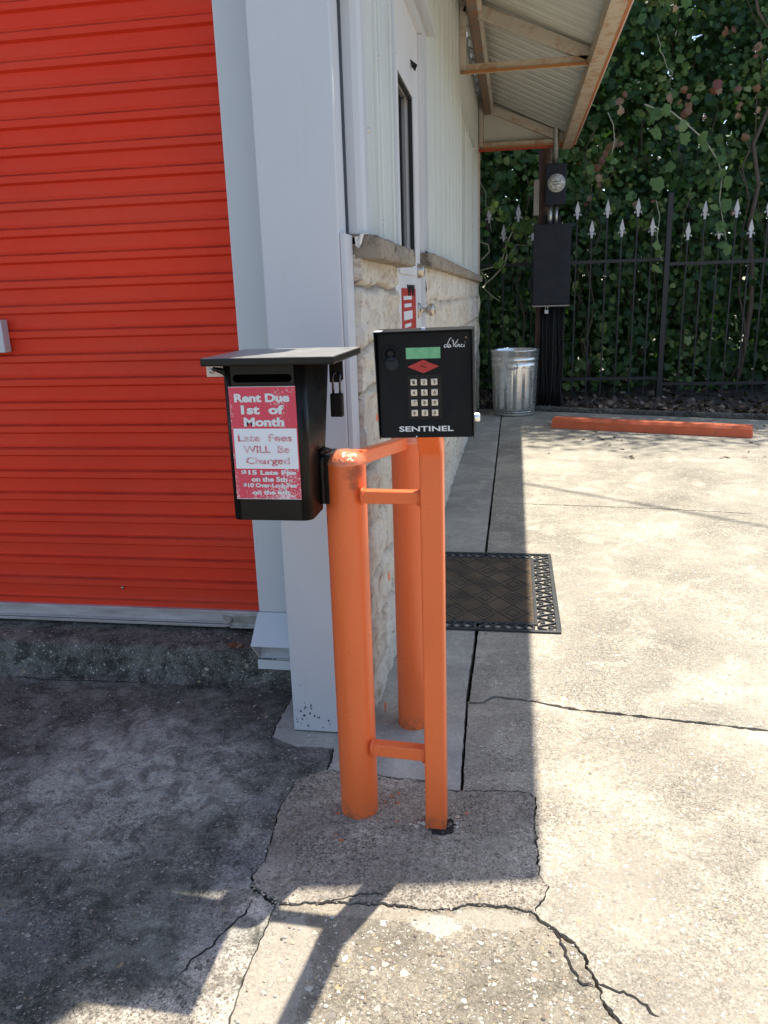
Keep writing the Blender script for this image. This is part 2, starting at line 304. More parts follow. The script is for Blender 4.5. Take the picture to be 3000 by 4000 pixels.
M['paper'] = paint('paper', (0.72, 0.68, 0.60), 0.9, 0.05, 20, bump=0.1)
M['bark'] = paint('vine_stem', (0.10, 0.075, 0.055), 0.9, 0.3, 20, bump=0.4)
M['pale_stem'] = paint('pale_vine_stem', (0.34, 0.33, 0.24), 0.8, 0.2, 20, bump=0.2)
def leafmat(name, stops, trans=0.35):
    t = NT(name)
    at = t.n('ShaderNodeAttribute', attribute_name='tint').outputs['Fac']
    col = t.ramp(at, *stops)
    col = t.mix(t.ramp(t.noise(26, 4), (0.35, 0.0), (0.7, 0.35)), col, t.mix(0.5, col, (0.02, 0.03, 0.01, 1)))
    t.set(color=col, rough=0.45, spec=0.4)
    tr = t.n('ShaderNodeBsdfTranslucent', {'Color': t.mix(1.0, col, (1.5, 1.7, 0.6, 1), 'MULTIPLY')})
    mx = t.n('ShaderNodeMixShader', {0: trans, 1: t.b.outputs[0], 2: tr.outputs[0]})
    o = [x for x in t.t.nodes if x.type == 'OUTPUT_MATERIAL'][0]
    t.t.links.new(mx.outputs[0], o.inputs[0]); return t.m
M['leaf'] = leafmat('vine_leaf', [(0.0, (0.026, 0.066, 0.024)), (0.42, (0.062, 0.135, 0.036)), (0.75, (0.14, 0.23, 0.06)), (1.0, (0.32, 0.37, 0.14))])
M['dry_leaf'] = leafmat('dry_leaf', [(0.0, (0.16, 0.04, 0.03)), (0.5, (0.20, 0.10, 0.06)), (1.0, (0.36, 0.25, 0.16))], 0.15)
M['litter'] = leafmat('litter_leaf', [(0.0, (0.05, 0.03, 0.02)), (0.6, (0.16, 0.10, 0.065)), (1.0, (0.34, 0.26, 0.19))], 0.1)

# ------------------------------------------------------------------ mesh helpers
class MB:
    def __init__(s): s.v = []; s.f = []; s.sm = []; s.mi = []
    def add(s, vs, fs, smooth=False, mi=0):
        o = len(s.v); s.v += [tuple(v) for v in vs]
        for f in fs: s.f.append([i + o for i in f]); s.sm.append(smooth); s.mi.append(mi)
        return s
    def box(s, x0, x1, y0, y1, z0, z1, mat=None, mi=0):
        vs = [(x, y, z) for z in (z0, z1) for y in (y0, y1) for x in (x0, x1)]
        if mat is not None: vs = [mat @ Vector(v) for v in vs]
        return s.add(vs, [(0, 2, 3, 1), (4, 5, 7, 6), (0, 1, 5, 4), (2, 6, 7, 3), (0, 4, 6, 2), (1, 3, 7, 5)], mi=mi)
    def prism(s, pts, axis, a, b, mi=0):          # closed outline (CCW seen from +axis) swept along an axis
        n = len(pts)
        def P(p, h): return {'x': (h, p[0], p[1]), 'y': (p[0], h, p[1]), 'z': (p[0], p[1], h)}[axis]
        vs = [P(p, a) for p in pts] + [P(p, b) for p in pts]
        fs = [(i, (i + 1) % n, (i + 1) % n + n, i + n) for i in range(n)] + [tuple(range(n))[::-1], tuple(range(n, 2 * n))]
        return s.add(vs, fs, mi=mi)
    def tube(s, pts, r, n=8, cap=True, smooth=True):
        pts = [Vector(p) for p in pts]; rr = r if isinstance(r, (list, tuple)) else [r] * len(pts)
        vs = []; fs = []; up = None
        for i, p in enumerate(pts):
            d = (pts[min(i + 1, len(pts) - 1)] - pts[max(i - 1, 0)]).normalized()
            if up is None: up = Vector((0, 0, 1)) if abs(d.z) < 0.9 else Vector((1, 0, 0))
            a = d.cross(up).normalized(); b = a.cross(d).normalized(); up = b
            for k in range(n):
                an = 2 * math.pi * k / n
                vs.append(p + (a * math.cos(an) + b * math.sin(an)) * rr[i])
        for i in range(len(pts) - 1):
            for k in range(n): fs.append((i * n + k, i * n + (k + 1) % n, (i + 1) * n + (k + 1) % n, (i + 1) * n + k))
        s.add(vs, fs, smooth)
        if cap:
            o = len(s.v) - len(vs)
            s.f.append([o + k for k in range(n)][::-1]); s.sm.append(False); s.mi.append(0)
            s.f.append([o + (len(pts) - 1) * n + k for k in range(n)]); s.sm.append(False); s.mi.append(0)
        return s
    def lathe(s, prof, c, n=40, axis='z', smooth=True, rf=None, mat=None):
        vs = []; fs = []
        for j, (r, h) in enumerate(prof):
            for k in range(n):
                a = 2 * math.pi * k / n; q = r * (rf(a, j) if rf else 1)
                x, y = q * math.cos(a), q * math.sin(a)
                p = {'z': (x, y, h), 'y': (x, h, y), 'x': (h, x, y)}[axis]
                vs.append(Vector(c) + Vector(p))
        if mat is not None: vs = [mat @ v for v in vs]
        for j in range(len(prof) - 1):
            for k in range(n): fs.append((j * n + k, j * n + (k + 1) % n, (j + 1) * n + (k + 1) % n, (j + 1) * n + k))
        return s.add(vs, fs, smooth)
    def bar(s, p, q, w, h, up=(0, 0, 1)):         # rectangular bar from p to q
        p = Vector(p); q = Vector(q); d = (q - p); L = d.length; d.normalize()
        a = d.cross(Vector(up)).normalized(); b = a.cross(d).normalized()
        mt = Matrix(((a.x, d.x, b.x, p.x), (a.y, d.y, b.y, p.y), (a.z, d.z, b.z, p.z), (0, 0, 0, 1)))
        return s.box(-w / 2, w / 2, 0, L, -h / 2, h / 2, mt)
    def grid(s, fn, nu, nv, smooth=True, mi=0):
        vs = [fn(i / (nu - 1), j / (nv - 1)) for j in range(nv) for i in range(nu)]
        fs = [(j * nu + i, j * nu + i + 1, (j + 1) * nu + i + 1, (j + 1) * nu + i) for j in range(nv - 1) for i in range(nu - 1)]
        return s.add(vs, fs, smooth, mi)
    def build(s, name, mat, parent=None, bevel=0.0, loc=None, seg=2, fix=True, tint=None):
        me = D.meshes.new(name); me.from_pydata([tuple(v) for v in s.v], [], s.f)
        for mm in (mat if isinstance(mat, (list, tuple)) else [mat]): me.materials.append(M[mm])
        for p, a, i in zip(me.polygons, s.sm, s.mi): p.use_smooth = a; p.material_index = i
        if fix:
            bm = bmesh.new(); bm.from_mesh(me); bmesh.ops.recalc_face_normals(bm, faces=bm.faces)
            if bevel:
                bmesh.ops.remove_doubles(bm, verts=bm.verts, dist=1e-5)
                es = [e for e in bm.edges if len(e.link_faces) == 2 and e.calc_face_angle(0) > 0.6]
                bmesh.ops.bevel(bm, geom=es, offset=bevel, segments=seg, affect='EDGES', profile=0.5)
            bm.to_mesh(me); bm.free()
        if tint is not None:
            at = me.attributes.new('tint', 'FLOAT', 'POINT'); at.data.foreach_set('value', np.asarray(tint, dtype=np.float32))
        o = D.objects.new(name, me); COL.objects.link(o)
        if parent is not None: o.parent = parent
        return o

def tag(o, label=None, cat=None, group=None, kind=None):
    if label: o['label'] = label
    if cat: o['category'] = cat
    if group: o['group'] = group
    if kind: o['kind'] = kind
    return o
def thing(name, label, cat, group=None):
    o = D.objects.new(name, None); COL.objects.link(o); o.empty_display_size = 0.1
    return tag(o, label, cat, group)

def text_mesh(name, s, mat, parent, x0, x1, z0, z1, y, bold=0.0, shear=0.0, depth=0.0006, mtx=None):
    """lettering fitted to the box x0..x1, z0..z1 on a plane facing -Y at y (then moved by mtx)"""
    cu = D.curves.new(name, 'FONT'); cu.body = s; cu.offset = bold; cu.shear = shear; cu.extrude = 0.01; cu.resolution_u = 4
    o = D.objects.new(name + '_src', cu); COL.objects.link(o)
    bpy.context.view_layer.update()
    me = D.meshes.new_from_object(o.evaluated_get(bpy.context.evaluated_depsgraph_get()))
    D.objects.remove(o); D.curves.remove(cu)
    vs = np.array([v.co for v in me.vertices]); lo = vs.min(0); hi = vs.max(0)
    for v in me.vertices:
        u = (v.co - Vector(lo)); 
        p = Vector((x0 + (x1 - x0) * u.x / (hi[0] - lo[0]), y - depth * (u.z / max(hi[2] - lo[2], 1e-6)), z0 + (z1 - z0) * u.y / (hi[1] - lo[1])))
        v.co = mtx @ p if mtx is not None else p
    me.name = name; me.materials.clear(); me.materials.append(M[mat])
    ob = D.objects.new(name, me); COL.objects.link(ob); ob.parent = parent
    return ob

# ------------------------------------------------------------------ pavement: real slabs, with gaps where it cracked
def jag(pts, amp, seed, step=0.006):
    r = random.Random(seed); out = []
    for (a, b) in zip(pts[:-1], pts[1:]):
        a = Vector((*a, 0)); b = Vector((*b, 0)); L = (b - a).length
        n = max(1, min(160, int(L / step))); d = (b - a).normalized(); nn = Vector((-d.y, d.x, 0))
        for i in range(n):
            t = i / n; p = a.lerp(b, t)
            if out:
                env = min(1, min(t, 1 - t) * 6 + 0.35)
                p = p + nn * (mnoise.noise(Vector((p.x * 60, p.y * 60, seed))) * amp + mnoise.noise(Vector((p.x * 210, p.y * 210, seed + 5))) * amp * 0.6) * env
            out.append(p)
    out.append(Vector((*pts[-1], 0)))
    return out
BORD = {}
def border(name, pts, amp=0.006, w=0.004, wv=0.7, step=0.006):
    c = jag(pts, amp, len(BORD) * 3.7 + 1, step); L = []; R = []
    for i, p in enumerate(c):
        d = (c[min(i + 1, len(c) - 1)] - c[max(i - 1, 0)]).normalized(); nn = Vector((-d.y, d.x, 0))
        ww = w * (1 + wv * 1.6 * mnoise.noise(Vector((p.x * 28, p.y * 28, 3.1 + len(BORD))))) / 2
        ww = max(0.0004, ww)
        L.append(p + nn * ww); R.append(p - nn * ww)
    BORD[name] = (L, R)
PL = [(-0.512, 1.894), (-0.546, 1.872), (-0.587, 1.838), (-0.589, 1.792), (-0.598, 1.715), (-0.587, 1.636), (-0.583, 1.58), (-0.576, 1.51), (-0.589, 1.462), (-0.58, 1.427)]
border('pl', PL, 0.006, 0.0035)
border('pb0', [(-0.58, 1.427), (-0.543, 1.405), (-0.51, 1.383)], 0.006, 0.013)
border('pb1', [(-0.51, 1.383), (-0.473, 1.384), (-0.43, 1.393), (-0.382, 1.405), (-0.338, 1.406), (-0.272, 1.413), (-0.227, 1.412), (-0.188, 1.406), (-0.118, 1.415), (-0.09, 1.429), (-0.049, 1.44), (0.01, 1.435), (0.057, 1.429)], 0.006, 0.0045, 1.0)
border('pr', [(0.057, 1.429), (0.077, 1.465), (0.092, 1.505), (0.074, 1.55), (0.073, 1.625), (0.067, 1.725), (0.073, 1.838), (0.054, 1.857)], 0.007, 0.0045)
border('pt0', [(0.054, 1.857), (0.014, 1.858), (-0.052, 1.85), (-0.125, 1.842)], 0.007, 0.007)
border('pt1', [(-0.125, 1.842), (-0.165, 1.84), (-0.229, 1.874), (-0.32, 1.881), (-0.371, 1.887), (-0.435, 1.891), (-0.512, 1.894)], 0.008, 0.007)
border('lr', [(0.057, 1.429), (0.073, 1.408), (0.093, 1.393), (0.117, 1.373), (0.141, 1.35), (0.158, 1.321), (0.165, 1.292), (0.177, 1.264), (0.179, 1.236), (0.194, 1.206), (0.212, 1.178), (0.25, 1.0), (0.3, 0.3), (0.3, -1)], 0.008, 0.0062, 0.8)
border('fl', [(-0.51, 1.383), (-0.51, 1.346), (-0.509, 1.298), (-0.512, 1.265), (-0.514, 1.214), (-0.514, 1.155), (-0.509, 1.081), (-0.5, 0.6), (-0.5, -1)], 0.003, 0.003, 0.6)
border('jta', [(-0.125, 1.842), (-0.129, 1.971), (-0.137, 2.321)], 0.002, 0.0085, 0.3)
border('jtb', [(-0.137, 2.321), (-0.133, 2.91), (-0.132, 4.074), (-0.131, 6.3), (-0.131, 9.085)], 0.002, 0.0135, 0.3, 0.02)
border('jx', [(-0.137, 2.321), (-0.085, 2.327), (-0.066, 2.356), (-0.046, 2.371), (0.04, 2.36), (0.085, 2.352), (0.211, 2.314), (0.304, 2.305), (0.454, 2.287), (0.629, 2.268), (0.773, 2.249), (3, 1.98), (9, 1.25)], 0.004, 0.013, 0.6, 0.008)
border('col', [(-0.512, 1.894), (-0.512, 1.96), (-0.519, 2.006), (-0.64, 2.005), (-0.722, 2.047), (-0.728, 2.114), (-0.73, 2.3)], 0.005, 0.004)
def slab(mat, parts, z=0.0):
    P = []
    for q in parts:
        if isinstance(q, tuple) and isinstance(q[0], str):
            L, R = BORD[q[0]]; P += (L if q[1] > 0 else R[::-1])
        else: P.append(Vector((q[0], q[1], 0)))
    o = []
    for p in P:
        if not o or (p - o[-1]).length > 4e-4: o.append(p)
    P = o; n = len(P)
    tri = tessellate_polygon([P])
    mb = MB()
    vs = [(p.x, p.y, z) for p in P] + [(p.x, p.y, z - 0.055) for p in P]
    mb.add(vs, [tuple(t) for t in tri] + [(i, (i + 1) % n, (i + 1) % n + n, i + n) for i in range(n)])
    ob = mb.build('pavement', mat, fix=False)
    bm = bmesh.new(); bm.from_mesh(ob.data); bm.normal_update()
    up = [f for f in bm.faces if abs(f.normal.z) > 0.9 and f.normal.z < 0]
    bmesh.ops.reverse_faces(bm, faces=up); bm.to_mesh(ob.data); bm.free()
    return tag(ob, kind='structure')
pad = slab('conc_pad', [('pb0', 1), ('pb1', 1), ('pr', 1), ('pt0', 1), ('pt1', 1), ('pl', 1)], 0.002)
walk = slab('conc_walk', [('pt1', -1), ('jta', 1), ('jtb', 1), (-0.8, 9.3), (-0.73, 9.2), ('col', -1)])
right = slab('conc_right', [('pt0', -1), ('pr', -1), ('lr', 1), (14, -1), (14, 0.65), ('jx', -1), ('jta', -1)])
upper = slab('conc_upper', [('jx', 1), (14, 0.66), (14, 4.45), (9, 6.09), (2.499, 8.223), (0.221, 8.97), ('jtb', -1)])
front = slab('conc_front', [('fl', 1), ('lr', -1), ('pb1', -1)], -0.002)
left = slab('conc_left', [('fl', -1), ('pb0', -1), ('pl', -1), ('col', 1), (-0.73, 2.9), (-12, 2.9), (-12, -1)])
rear = MB().box(-14, 14, -16, -1.004, -0.024, 0.0).build('pavement', 'conc_right'); tag(rear, kind='structure')
g = MB().add([(-400, -400, -0.062), (400, -400, -0.062), (400, 900, -0.062), (-400, 900, -0.062)], [(0, 1, 2, 3)]).build('ground', 'dirt'); tag(g, kind='structure')
def ribbon(pts, w, amp, seed, parent, z=0.0012):
    c = jag(pts, amp, seed); mb = MB(); vs = []
    for i, p in enumerate(c):
        t = i / (len(c) - 1); d = (c[min(i + 1, len(c) - 1)] - c[max(i - 1, 0)]).normalized(); nn = Vector((-d.y, d.x, 0))
        ww = w * min(1, 8 * t + 0.1, 8 * (1 - t) + 0.1) * (1 + 0.8 * mnoise.noise(Vector((p.x * 40, p.y * 40, seed)))) / 2
        vs += [(*(p + nn * ww).xy, z), (*(p - nn * ww).xy, z)]
    mb.add(vs, [(2 * i, 2 * i + 1, 2 * i + 3, 2 * i + 2) for i in range(len(c) - 1)])
    mb.build('crack', 'crack', parent)
ribbon([(-0.563, 1.385), (-0.568, 1.343), (-0.587, 1.306), (-0.6, 1.282), (-0.606, 1.25), (-0.635, 1.215), (-0.648, 1.164)], 0.004, 0.006, 31, left)
ribbon([(0.093, 1.393), (0.107, 1.372), (0.124, 1.317), (0.132, 1.287), (0.144, 1.26), (0.176, 1.256)], 0.0045, 0.007, 32, right)
ribbon([(0.176, 1.262), (0.21, 1.25), (0.242, 1.239), (0.264, 1.217), (0.283, 1.203)], 0.0055, 0.008, 33, right)
ribbon([(-1.904, 2.336), (-1.878, 2.348), (-1.787, 2.340), (-1.676, 2.326), (-1.577, 2.321), (-1.465, 2.338), (-1.347, 2.34), (-1.243, 2.345), (-1.12, 2.341), (-0.9, 2.337)], 0.005, 0.010, 34, left)
ribbon([(-0.40, 1.398), (-0.36, 1.416), (-0.32, 1.433), (-0.27, 1.442)], 0.0025, 0.006, 35, pad, 0.0032)
ribbon([(-0.12, 4.9), (0.3, 4.86), (0.9, 4.8), (1.5, 4.7)], 0.006, 0.01, 36, upper)
ribbon([(-0.519, 2.006), (-0.515, 1.96), (-0.512, 1.9)], 0.005, 0.006, 37, walk)
# loose stones and pebbles standing proud of the slabs near the camera
def pebbles(name, n, region, seed, parent, rmin=0.003, rmax=0.008):
    r = random.Random(seed); mb = MB(); tint = []
    for _ in range(n):
        x = r.uniform(region[0], region[1]); y = r.uniform(region[2], region[3]); s = r.uniform(rmin, rmax) * r.uniform(0.6, 1)
        bmv = []; k = 7; a0 = r.uniform(0, 6.28); e = r.uniform(0.6, 1)
        ring = [(x + s * math.cos(a0 + 6.283 * i / k) * r.uniform(0.8, 1.1), y + s * e * math.sin(a0 + 6.283 * i / k) * r.uniform(0.8, 1.1)) for i in range(k)]
        vs = [(p[0], p[1], -0.001) for p in ring] + [(x + (p[0] - x) * 0.7, y + (p[1] - y) * 0.7, s * 0.18) for p in ring] + [(x, y, s * 0.24)]
        fs = [(i, (i + 1) % k, (i + 1) % k + k, i + k) for i in range(k)] + [(i + k, (i + 1) % k + k, 2 * k) for i in range(k)]
        mb.add(vs, fs, True); tint += [r.random()] * len(vs)
    ob = mb.build(name, 'pebble', parent, tint=tint); ob['kind'] = 'stuff'
t = NT('pebble_stone'); at = t.n('ShaderNodeAttribute', attribute_name='tint').outputs['Fac']
M['pebble'] = t.set(color=t.ramp(at, (0.0, (0.12, 0.10, 0.085)), (0.3, (0.33, 0.25, 0.17)), (0.6, (0.42, 0.39, 0.35)), (0.8, (0.52, 0.40, 0.24)), (1.0, (0.62, 0.59, 0.52))), rough=0.7)
pebbles('pebbles', 200, (-0.5, 0.17, 0.98, 1.38), 3, front, 0.003, 0.0075)
pebbles('pebbles', 60, (-1.7, -0.66, 1.0, 2.3), 4, left, 0.003, 0.007)
pebbles('pebbles', 50, (-0.56, 0.05, 1.45, 1.82), 5, pad, 0.002, 0.006)

def crumbs(names, n, seed, parent):
    r = random.Random(seed); mb = MB(); tint = []
    for nm in names:
        L = BORD[nm][0]
        for _ in range(n):
            p = r.choice(L); x = p.x + r.gauss(0, 0.006); y = p.y + r.gauss(0, 0.005); s = r.uniform(0.0012, 0.0042); k = 5
            if y < 0.9: continue
            vs = [(x + s * math.cos(6.28 * i / k) * r.uniform(.5, 1.3), y + s * math.sin(6.28 * i / k) * r.uniform(.5, 1.2), 0.0005) for i in range(k)] + [(x + r.uniform(-.3, .3) * s, y, s * r.uniform(0.6, 1.1))]
            mb.add(vs, [(i, (i + 1) % k, k) for i in range(k)]); tint += [r.random() ** 1.6] * (k + 1)
    mb.build('crumbs', 'pebble', parent, tint=tint)['kind'] = 'stuff'
crumbs(['pb0', 'pb1', 'pr', 'lr', 'pt0', 'pt1', 'pl'], 46, 77, pad)
# raised sill under the roller door
def sillfn(u, v):
    x = -4.2 + 3.5 * u
    prof = [(2.335, 0.0), (2.372, 0.012), (2.388, 0.04), (2.395, 0.085), (2.405, 0.107), (2.43, 0.114), (2.55, 0.115), (2.75, 0.115)]
    k = v * (len(prof) - 1); i = min(int(k), len(prof) - 2); f = k - i
    y = prof[i][0] * (1 - f) + prof[i + 1][0] * f; z = prof[i][1] * (1 - f) + prof[i + 1][1] * f
    e = 1.0 if z < 0.113 else 0.35
    nz = mnoise.noise(Vector((x * 9, y * 9, z * 9))) * 0.010 + mnoise.noise(Vector((x * 34, y * 34, z * 34))) * 0.006
    return (x, y + nz * e, max(z + nz * 0.6 * e, -0.005))
sill = MB().grid(sillfn, 420, 40).build('kerb', 'conc_sill', fix=False); tag(sill, kind='structure')

# ------------------------------------------------------------------ the storage building
B = thing('storage_building', 'white metal storage building with stone base, red roller door and rusty awning', 'building')
XW = -0.424
# roller door
mb = MB(); prof = []; z = 0.297 + 0.0843 * 40
zz = z
while zz > 0.25:
    prof += [(zz, 0.0), (zz - 0.006, -0.013), (zz - 0.026, -0.013), (zz - 0.033, 0.0), (zz - 0.072, 0.0), (zz - 0.076, -0.0025)]
    zz -= 0.0843
prof.append((0.187, 0.0))
prof = [p for p in prof if p[0] >= 0.187]
xs = [-3.6, -0.80]; vs = []
for (zq, dy) in prof: vs += [(xs[0], 2.59 + dy, zq), (xs[1], 2.59 + dy, zq)]
mb.add(vs, [(2 * i, 2 * i + 1, 2 * i + 3, 2 * i + 2) for i in range(len(prof) - 1)])
door = mb.build('roller_door', 'red_door', B, fix=False)
MB().box(-3.6, -0.80, 2.572, 2.61, 0.139, 0.187).build('bottom_bar', 'alu', door, bevel=0.002)
mb = MB().box(-3.6, -1.03, 2.556, 2.571, 0.133, 0.139).box(-3.6, -1.03, 2.560, 2.571, 0.142, 0.146).box(-3.6, -1.05, 2.57, 2.60, 0.122, 0.131)
mb.build('bottom_seal', 'alu', door)
mb = MB().box(-1.03, -0.81, 2.551, 2.571, 0.128, 0.134).box(-1.06, -0.81, 2.566, 2.5715, 0.134, 0.176)
mb.build('stop_angle', 'zinc', door, bevel=0.001)
MB().lathe([(0.0, -0.012), (0.011, -0.012), (0.013, -0.009), (0.013, 0.0), (0.0, 0.0)], (-1.035, 2.562, 0.158), 6, 'y', False).build('bolt', 'zinc', door)
MB().lathe([(0.0, -0.006), (0.005, -0.006), (0.006, 0.002), (0.0, 0.002)], (-1.46, 2.588, 0.262), 12, 'y').build('screw', 'zinc', door)
MB().box(-2.02, -1.765, 2.540, 2.578, 1.150, 1.262).build('sign_plate', 'white', door, bevel=0.003)
# front column, downspout, jamb
MB().box(-0.662, -0.452, 2.087, 2.182, 0.004, 5.0).build('front_column', 'white', B, bevel=0.004)
mb = MB().box(-0.4515, -0.4495 + 0.012, 2.094, 2.19, 0.012, 1.462)
mb.build('column_flange', 'white', B, bevel=0.0015)
r = random.Random(5); mb = MB()
for _ in range(34):
    x = r.uniform(-0.655, -0.545) if r.random() < .6 else r.uniform(-0.64, -0.59); z = abs(r.gauss(0.05, 0.05)) + 0.01; s = r.uniform(0.001, 0.004)
    k = 5; mb.add([(x + s * math.cos(6.28 * i / k) * r.uniform(.4, 1.3), 2.0862, z + s * math.sin(6.28 * i / k) * r.uniform(.4, 1.5)) for i in range(k)], [tuple(range(k))])
mb.build('paint_chips', 'chip', B)['kind'] = 'stuff'
MB().box(-0.79, -0.665, 2.345, 2.555, 0.1, 5.0).build('door_jamb', 'white2', B)
def spout():
    mb = MB()
    X0, X1 = -0.806, -0.664
    mb.box(X0, X1, 2.25, 2.335, 0.325, 5.0)
    return mb
ds = spout().build('downspout', 'white2', B, bevel=0.006)
# kicked-out outlet: an open sheet-metal elbow
mb = MB(); X0, X1 = -0.808, -0.6645
a = [(X0, 2.247, 0.328), (X1, 2.247, 0.328), (X1, 2.338, 0.328), (X0, 2.338, 0.328)]
b = [(X0 - 0.004, 2.165, 0.245), (X1 + 0.004, 2.165, 0.245), (X1, 2.225, 0.178), (X0, 2.225, 0.178)]
c = [(p[0] * 1.0 + (0.004 if i in (0, 3) else -0.004), p[1] + 0.004, p[2] - 0.003) for i, p in enumerate(b)]
d = [(p[0] + (0.004 if i in (0, 3) else -0.004), p[1] + (0.006 if i < 2 else -0.006), p[2]) for i, p in enumerate(a)]
vs = a + b + c + d
fs = []
for q in (0, 1, 2): 
    for i in range(4): fs.append((q * 4 + i, q * 4 + (i + 1) % 4, (q + 1) * 4 + (i + 1) % 4, (q + 1) * 4 + i))
mb.add(vs, fs); mb.box(X0 + 0.002, X1, 2.205, 2.209, 0.148, 0.180)
mb.build('spout_elbow', 'white2', ds, fix=False)
# unseen block added above the frame to cast the corner's shadow
MB().box(-0.66, -0.335, 2.10, 2.20, 2.09, 5.0).build('corner_shade_block', 'white', B, bevel=0.004)
# core walls (behind the visible skins)
MB().box(-4.0, -0.935, 2.62, 9.3, 0.0, 5.0).build('inner_wall', 'white', B)
MB().box(-4.0, -0.95, 2.35, 2.60, 3.4, 5.0).build('door_header', 'white', B)
# corner trim of the siding (hat profile)
z0, z1 = 1.455, 5.0
mb = MB().prism([(-0.447, 2.196), (-0.424, 2.196), (-0.409, 2.204), (-0.400, 2.215), (-0.400, 2.268), (-0.421, 2.272), (-0.421, 2.30), (-0.447, 2.30)], 'z', z0, z1)
mb.build('corner_trim', 'white', B)
mb = MB().grid(lambda u, v: (-0.43 + 0.034 * u + 0.003 * math.sin(9 * u), 2.186 + 0.022 * u * u + 0.006 * math.sin(7 * u + 2 * v), 1.458 - 0.02 * v * (1.1 + 0.6 * math.sin(5 * u)) + 0.012 * u), 10, 4)
mb.build('torn_paper', 'paper', B, fix=False)
MB().box(-0.445, -0.415, 2.192, 2.34, 1.440, 1.457).build('trim_gap_shade', 'shade_fill', B)  # solid black strip painting in the shade under the trim
# ribbed siding along X = XW
def siding(y0, y1, z0, z1, parent, name='siding', phase=0.0, dx=0.0):
    pts = []; y = y0; P = 0.30
    ks = []
    k0 = math.floor((y0 - phase) / P)
    prof = [(0.0, 0.0), (0.012, 0.016), (0.036, 0.016), (0.048, 0.0), (0.098, 0.0), (0.103, 0.004), (0.118, 0.004), (0.123, 0.0), (0.172, 0.0), (0.177, 0.004), (0.192, 0.004), (0.197, 0.0), (0.245, 0.0), (0.25, 0.003), (0.262, 0.003), (0.267, 0.0)]
    def h(y):
        q = (y - phase) % P
        for (a, ha), (b, hb) in zip(prof, prof[1:] + [(P, 0.0)]):
            if a <= q <= b: return ha + (hb - ha) * (q - a) / max(b - a, 1e-9)
        return 0
    ys = {y0, y1}
    k = k0
    while phase + k * P < y1:
        for a, _ in prof:
            yy = phase + k * P + a
            if y0 < yy < y1: ys.add(yy)
        k += 1
    ys = sorted(ys); mb = MB(); vs = []
    for yy in ys: vs += [(XW + h(yy) + dx, yy, z0), (XW + h(yy) + dx, yy, z1)]
    mb.add(vs, [(2 * i, 2 * i + 2, 2 * i + 3, 2 * i + 1) for i in range(len(ys) - 1)])
    o = mb.build(name, 'siding', parent, fix=False)
    return o, h
sd1, hh = siding(2.30, 2.953, 1.470, 5.0, B, phase=2.42)
sd2, hh = siding(3.97, 9.28, 1.50, 3.45, B, phase=2.42)
mb = MB()
for (y, z) in [(2.62, 1.53), (2.62, 2.0), (2.40, 1.76), (4.30, 1.60), (4.30, 2.35), (4.62, 2.0), (5.2, 1.62), (5.2, 2.2), (5.9, 2.6), (5.9, 1.62), (4.30, 2.9), (5.2, 2.9), (8.6, 2.2), (8.6, 1.7)]:
    MB().lathe([(0.0, 0.008), (0.006, 0.007), (0.009, 0.002), (0.009, 0.0)], (XW + hh(y), y, z), 8, 'x').build('screw', 'zinc', sd1 if y < 3 else sd2)
MB().box(XW - 0.03, XW + 0.004, 2.954, 2.985, 1.468, 2.40).build('jamb_trim', 'white', B, bevel=0.003)
MB().box(-0.64, XW - 0.006, 2.305, 2.953, 1.45, 5.0).build('wall_core', 'white', B)
MB().box(-0.64, XW - 0.006, 3.84, 9.275, 1.50, 3.45).build('wall_core', 'white', B)
MB().box(-0.64, XW - 0.006, 2.953, 3.84, 2.46, 5.0).build('wall_core', 'white', B)
sdt, _ = siding(2.953, 3.97, 2.455, 5.0, B, phase=2.42)
sdt2, _ = siding(3.97, 9.28, 3.45, 5.0, B, phase=2.42)
MB().box(-0.436, -0.400, 9.281, 9.33, 1.50, 2.86).build('end_trim', 'pinktrim', B, bevel=0.003)
# blank window recess in the far siding
fr = MB().box(XW + 0.002, XW + 0.020, 6.50, 6.56, 1.53, 2.62).box(XW + 0.002, XW + 0.020, 7.95, 8.01, 1.53, 2.62).box(XW + 0.002, XW + 0.030, 6.50, 8.01, 2.62, 2.66).build('window', 'siding', B, bevel=0.002)
MB().box(XW - 0.01, XW + 0.006, 6.56, 7.95, 1.53, 2.62).build('shutter', 'sheet', fr)

